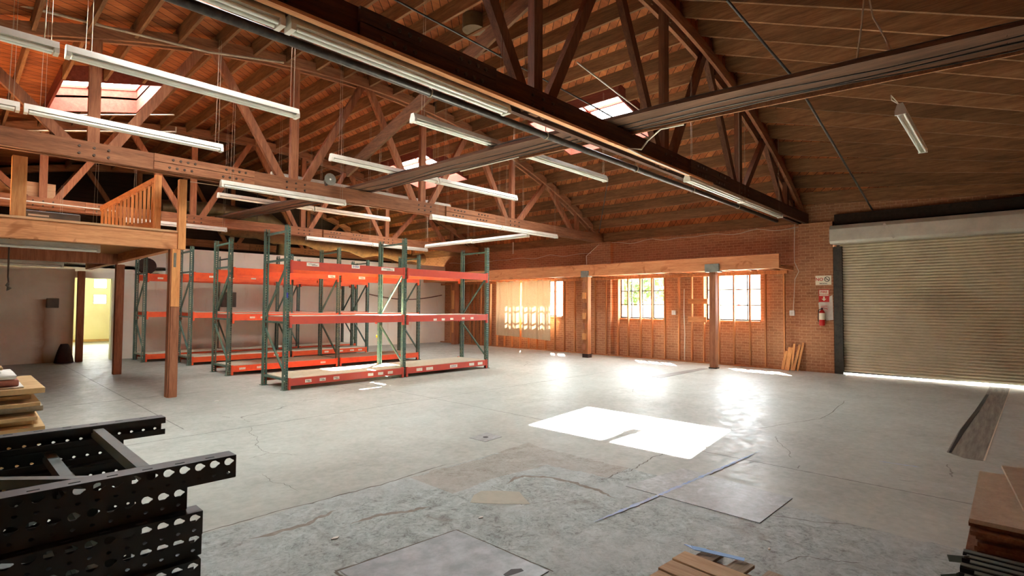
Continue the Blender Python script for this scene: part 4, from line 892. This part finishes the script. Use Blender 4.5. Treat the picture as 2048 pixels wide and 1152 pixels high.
# ------------------------------------------------------------------ signs and extinguisher on the pier
XS = XW-.18-.004
sg = empty('no_smoking_sign', (XS, 3.56, 2.36), 'white no smoking sign on the brick pier beside the roll-up door', 'sign')
MB().box(-.003, .003, -.18, .18, -.12, .12).build('panel', M['sign_white'], sg)
RZ = (math.pi/2, 0, -math.pi/2)
text('lettering', 'NO', .11, (-.005, .09, .02), RZ, M['sign_red'], sg); text('lettering', 'SMOKING', .04, (-.005, .0, -.085), RZ, M['black'], sg)
MB().tube([(-.006, -.085+.058*math.sin(a), .025+.058*math.cos(a)) for a in [k*math.pi/12 for k in range(25)]], .007, 6).tube([(-.006, -.085+.04, .065), (-.006, -.085-.04, -.015)], .006, 6).tube([(-.006, -.05, .025), (-.006, -.12, .025)], .005, 6).build('prohibition_symbol', M['black'], sg)
fs = empty('extinguisher_sign', (XS, 3.55, 1.96), 'red fire extinguisher sign with white arrow above the extinguisher', 'sign')
MB().box(-.003, .003, -.12, .12, -.16, .16).build('panel', M['sign_red'], fs); MB().box(-.004, -.003, -.105, .105, .0, .145).build('text_panel', M['sign_white'], fs)
text('lettering', 'FIRE', .085, (-.006, 0, .095), RZ, M['sign_red'], fs); text('lettering', 'EXTINGUISHER', .03, (-.006, 0, .03), RZ, M['sign_red'], fs)
ar = MB().prism([(-.02, .06), (.02, .06), (.02, 0), (.055, 0), (0, -.06), (-.055, 0), (-.02, 0)], 0, .002); ar.v = [(-.004-c, a, b-.075) for a, b, c in ar.v]; ar.build('arrow', M['sign_white'], fs)
wp = tag(MB().add([(XS, 3.68, 1.78), (XS, 3.36, 1.98), (XS, 3.345, 1.35), (XS, 3.5, 1.33), (XS, 3.66, 1.55)], [(0, 1, 2, 3, 4)]).build('paint_smear', M['foam'], solid=.002), 'patch of whitish paint on the brick behind the fire extinguisher', 'paint patch')
fe = empty('fire_extinguisher', (XS-.09, 3.58, 1.2), 'red fire extinguisher with white label hanging on the brick pier', 'fire extinguisher')
MB().tube([(0, 0, 0), (0, 0, .02), (0, 0, .34), (0, 0, .38), (0, 0, .41)], [.055, .068, .068, .045, .02], 18).build('cylinder', M['ext_red'], fe)
MB().tube([(0, 0, .15), (0, 0, .32)], .0695, 18, caps=False).build('label_band', M['sign_white'], fe)
MB().box(-.02, .02, -.02, .02, .40, .45).build('valve', M['black'], fe); MB().bar((0, .02, .47), (0, -.13, .42), .02, .012).bar((0, .02, .49), (0, -.12, .5), .02, .01).build('handle', M['ext_red'], fe)
MB().tube([(-.02, 0, .43), (-.06, .06, .4), (-.07, .075, .2), (-.07, .07, .1)], .01, 6).build('hose', M['black'], fe); MB().box(.06, .09, -.03, .03, .1, .3).build('wall_bracket', M['steel'], fe)

# ------------------------------------------------------------------ left wall fittings, things on the mezzanine
o = tag(MB().box(1.90, 2.16, 19.35, 19.45, 1.52, 1.78).build('junction_box', M['grey'], bevel=.008), 'square grey electrical box on the cream wall under the mezzanine', 'electrical box')
MB().box(1.92, 2.14, 19.335, 19.35, 1.54, 1.76).build('box_door', M['grey'], o)
mb = MB(); rows = []
for j in range(7): rows.append([(2.28+.22*math.cos(i/11*2*math.pi)*(1-j/7)**.5, 19.15+.2*math.sin(i/11*2*math.pi)*(1-j/7)**.5, .01+j*.085) for i in range(12)])
tag(mb.grid(rows).build('dark_sack', M['dark']), 'dark sack slumped against the cream wall beside the far post', 'sack')
hk = tag(MB().tube([(.72, 12.6, 2.8), (.72, 12.6, 2.1), (.73, 12.6, 2.0)], .012, 6).build('extension_cord', M['steel']), 'cord with a plug hanging under the mezzanine at the left', 'cord')
MB().tube([(.73, 12.6, 2.0), (.70, 12.58, 1.95), (.76, 12.6, 1.9), (.72, 12.62, 1.86), (.73, 12.6, 1.98)], .016, 6).build('plug', M['grey'], hk)
fn = empty('wall_fan', (4.3, 19.85, 2.57), 'dark round fan standing on the ledge above the rearmost rack', 'fan')
MB().tube([(0, 0, .26), (0, -.12, .26)], [.26, .24], 20).build('fan_cage', M['dark'], fn); MB().box(-.1, .1, -.1, .05, 0, .04).build('fan_foot', M['black'], fn)
tag(MB().box(4.95, 5.06, 19.9, 20.0, 2.56, 3.25).build('short_stud', M['post']), 'short brown stud on the ledge right of the fan', 'stud')
pb = tag(MB().box(.72, 1.5, 11.3, 11.9, 2.955, 3.12).build('equipment_case', M['grey'], bevel=.02), 'grey case lying on the mezzanine floor beside the upright post', 'case')
MB().box(.85, 1.1, 11.295, 11.3, 3.03, 3.06).build('name_strip', M['wire'], pb)
tag(MB().tube([(-2.9, 16.5, 4.02), (2.9, 16.5, 3.98)], .016, 6).build('truss_conduit', M['wire']), 'pale conduit clipped along the third truss behind the railing', 'conduit')
tag(MB().box(6.3, 6.75, 19.2, 19.3, 1.55, 2.05).build('meter_box', M['grey'], bevel=.01), 'grey meter box on the white wall behind the racks', 'electrical box')

# ------------------------------------------------------------------ outside: trees, fence, low building
def tree(x, y, h, r, lab):
    o = empty('tree', (x, y, 0), lab, 'tree', 'trees outside the windows'); MB().tube([(0, 0, -.05), (.05, 0, h*.5), (0, .05, h*.8)], [.12, .09, .05], 8).build('trunk', M['post'], o)
    mb = MB()
    for k in range(900):
        a, b, c = random.gauss(0, 1), random.gauss(0, 1), random.gauss(0, 1); L = math.sqrt(a*a+b*b+c*c) or 1; q = r*(.55+.45*random.random())
        p = Vector((a/L*q, b/L*q, h*.75+c/L*q*.8)); u = Vector((random.gauss(0, 1), random.gauss(0, 1), random.gauss(0, 1))).normalized()*.16; w = u.cross(Vector((random.gauss(0, 1), random.gauss(0, 1), 1))).normalized()*.12
        mb.add([p-u, p+w, p+u, p-w], [(0, 1, 2, 3)])
    mb.build('foliage', M['foliage'], o)
tree(30, 21, 5.5, 2.4, 'leafy green tree outside the middle window'); tree(24, 14.6, 4.0, 1.7, 'nearest leafy tree outside the middle window, left of the others'); tree(33, 17, 4.8, 2.2, 'second leafy tree outside the middle window, to the right')
tag(MB().box(40, 44, -8, 34, 0, 3.2).box(39.7, 44.3, -8.3, 34.3, 3.2, 3.5).build('low_building', M['outside_white']), 'pale low building across the yard outside', 'building')
tag(MB().tube([(26, 9.6, 0), (26, 9.6, 3.4)], .06, 8).build('yard_pole', M['sign_red']), 'thin red pole standing outside the right window', 'pole')
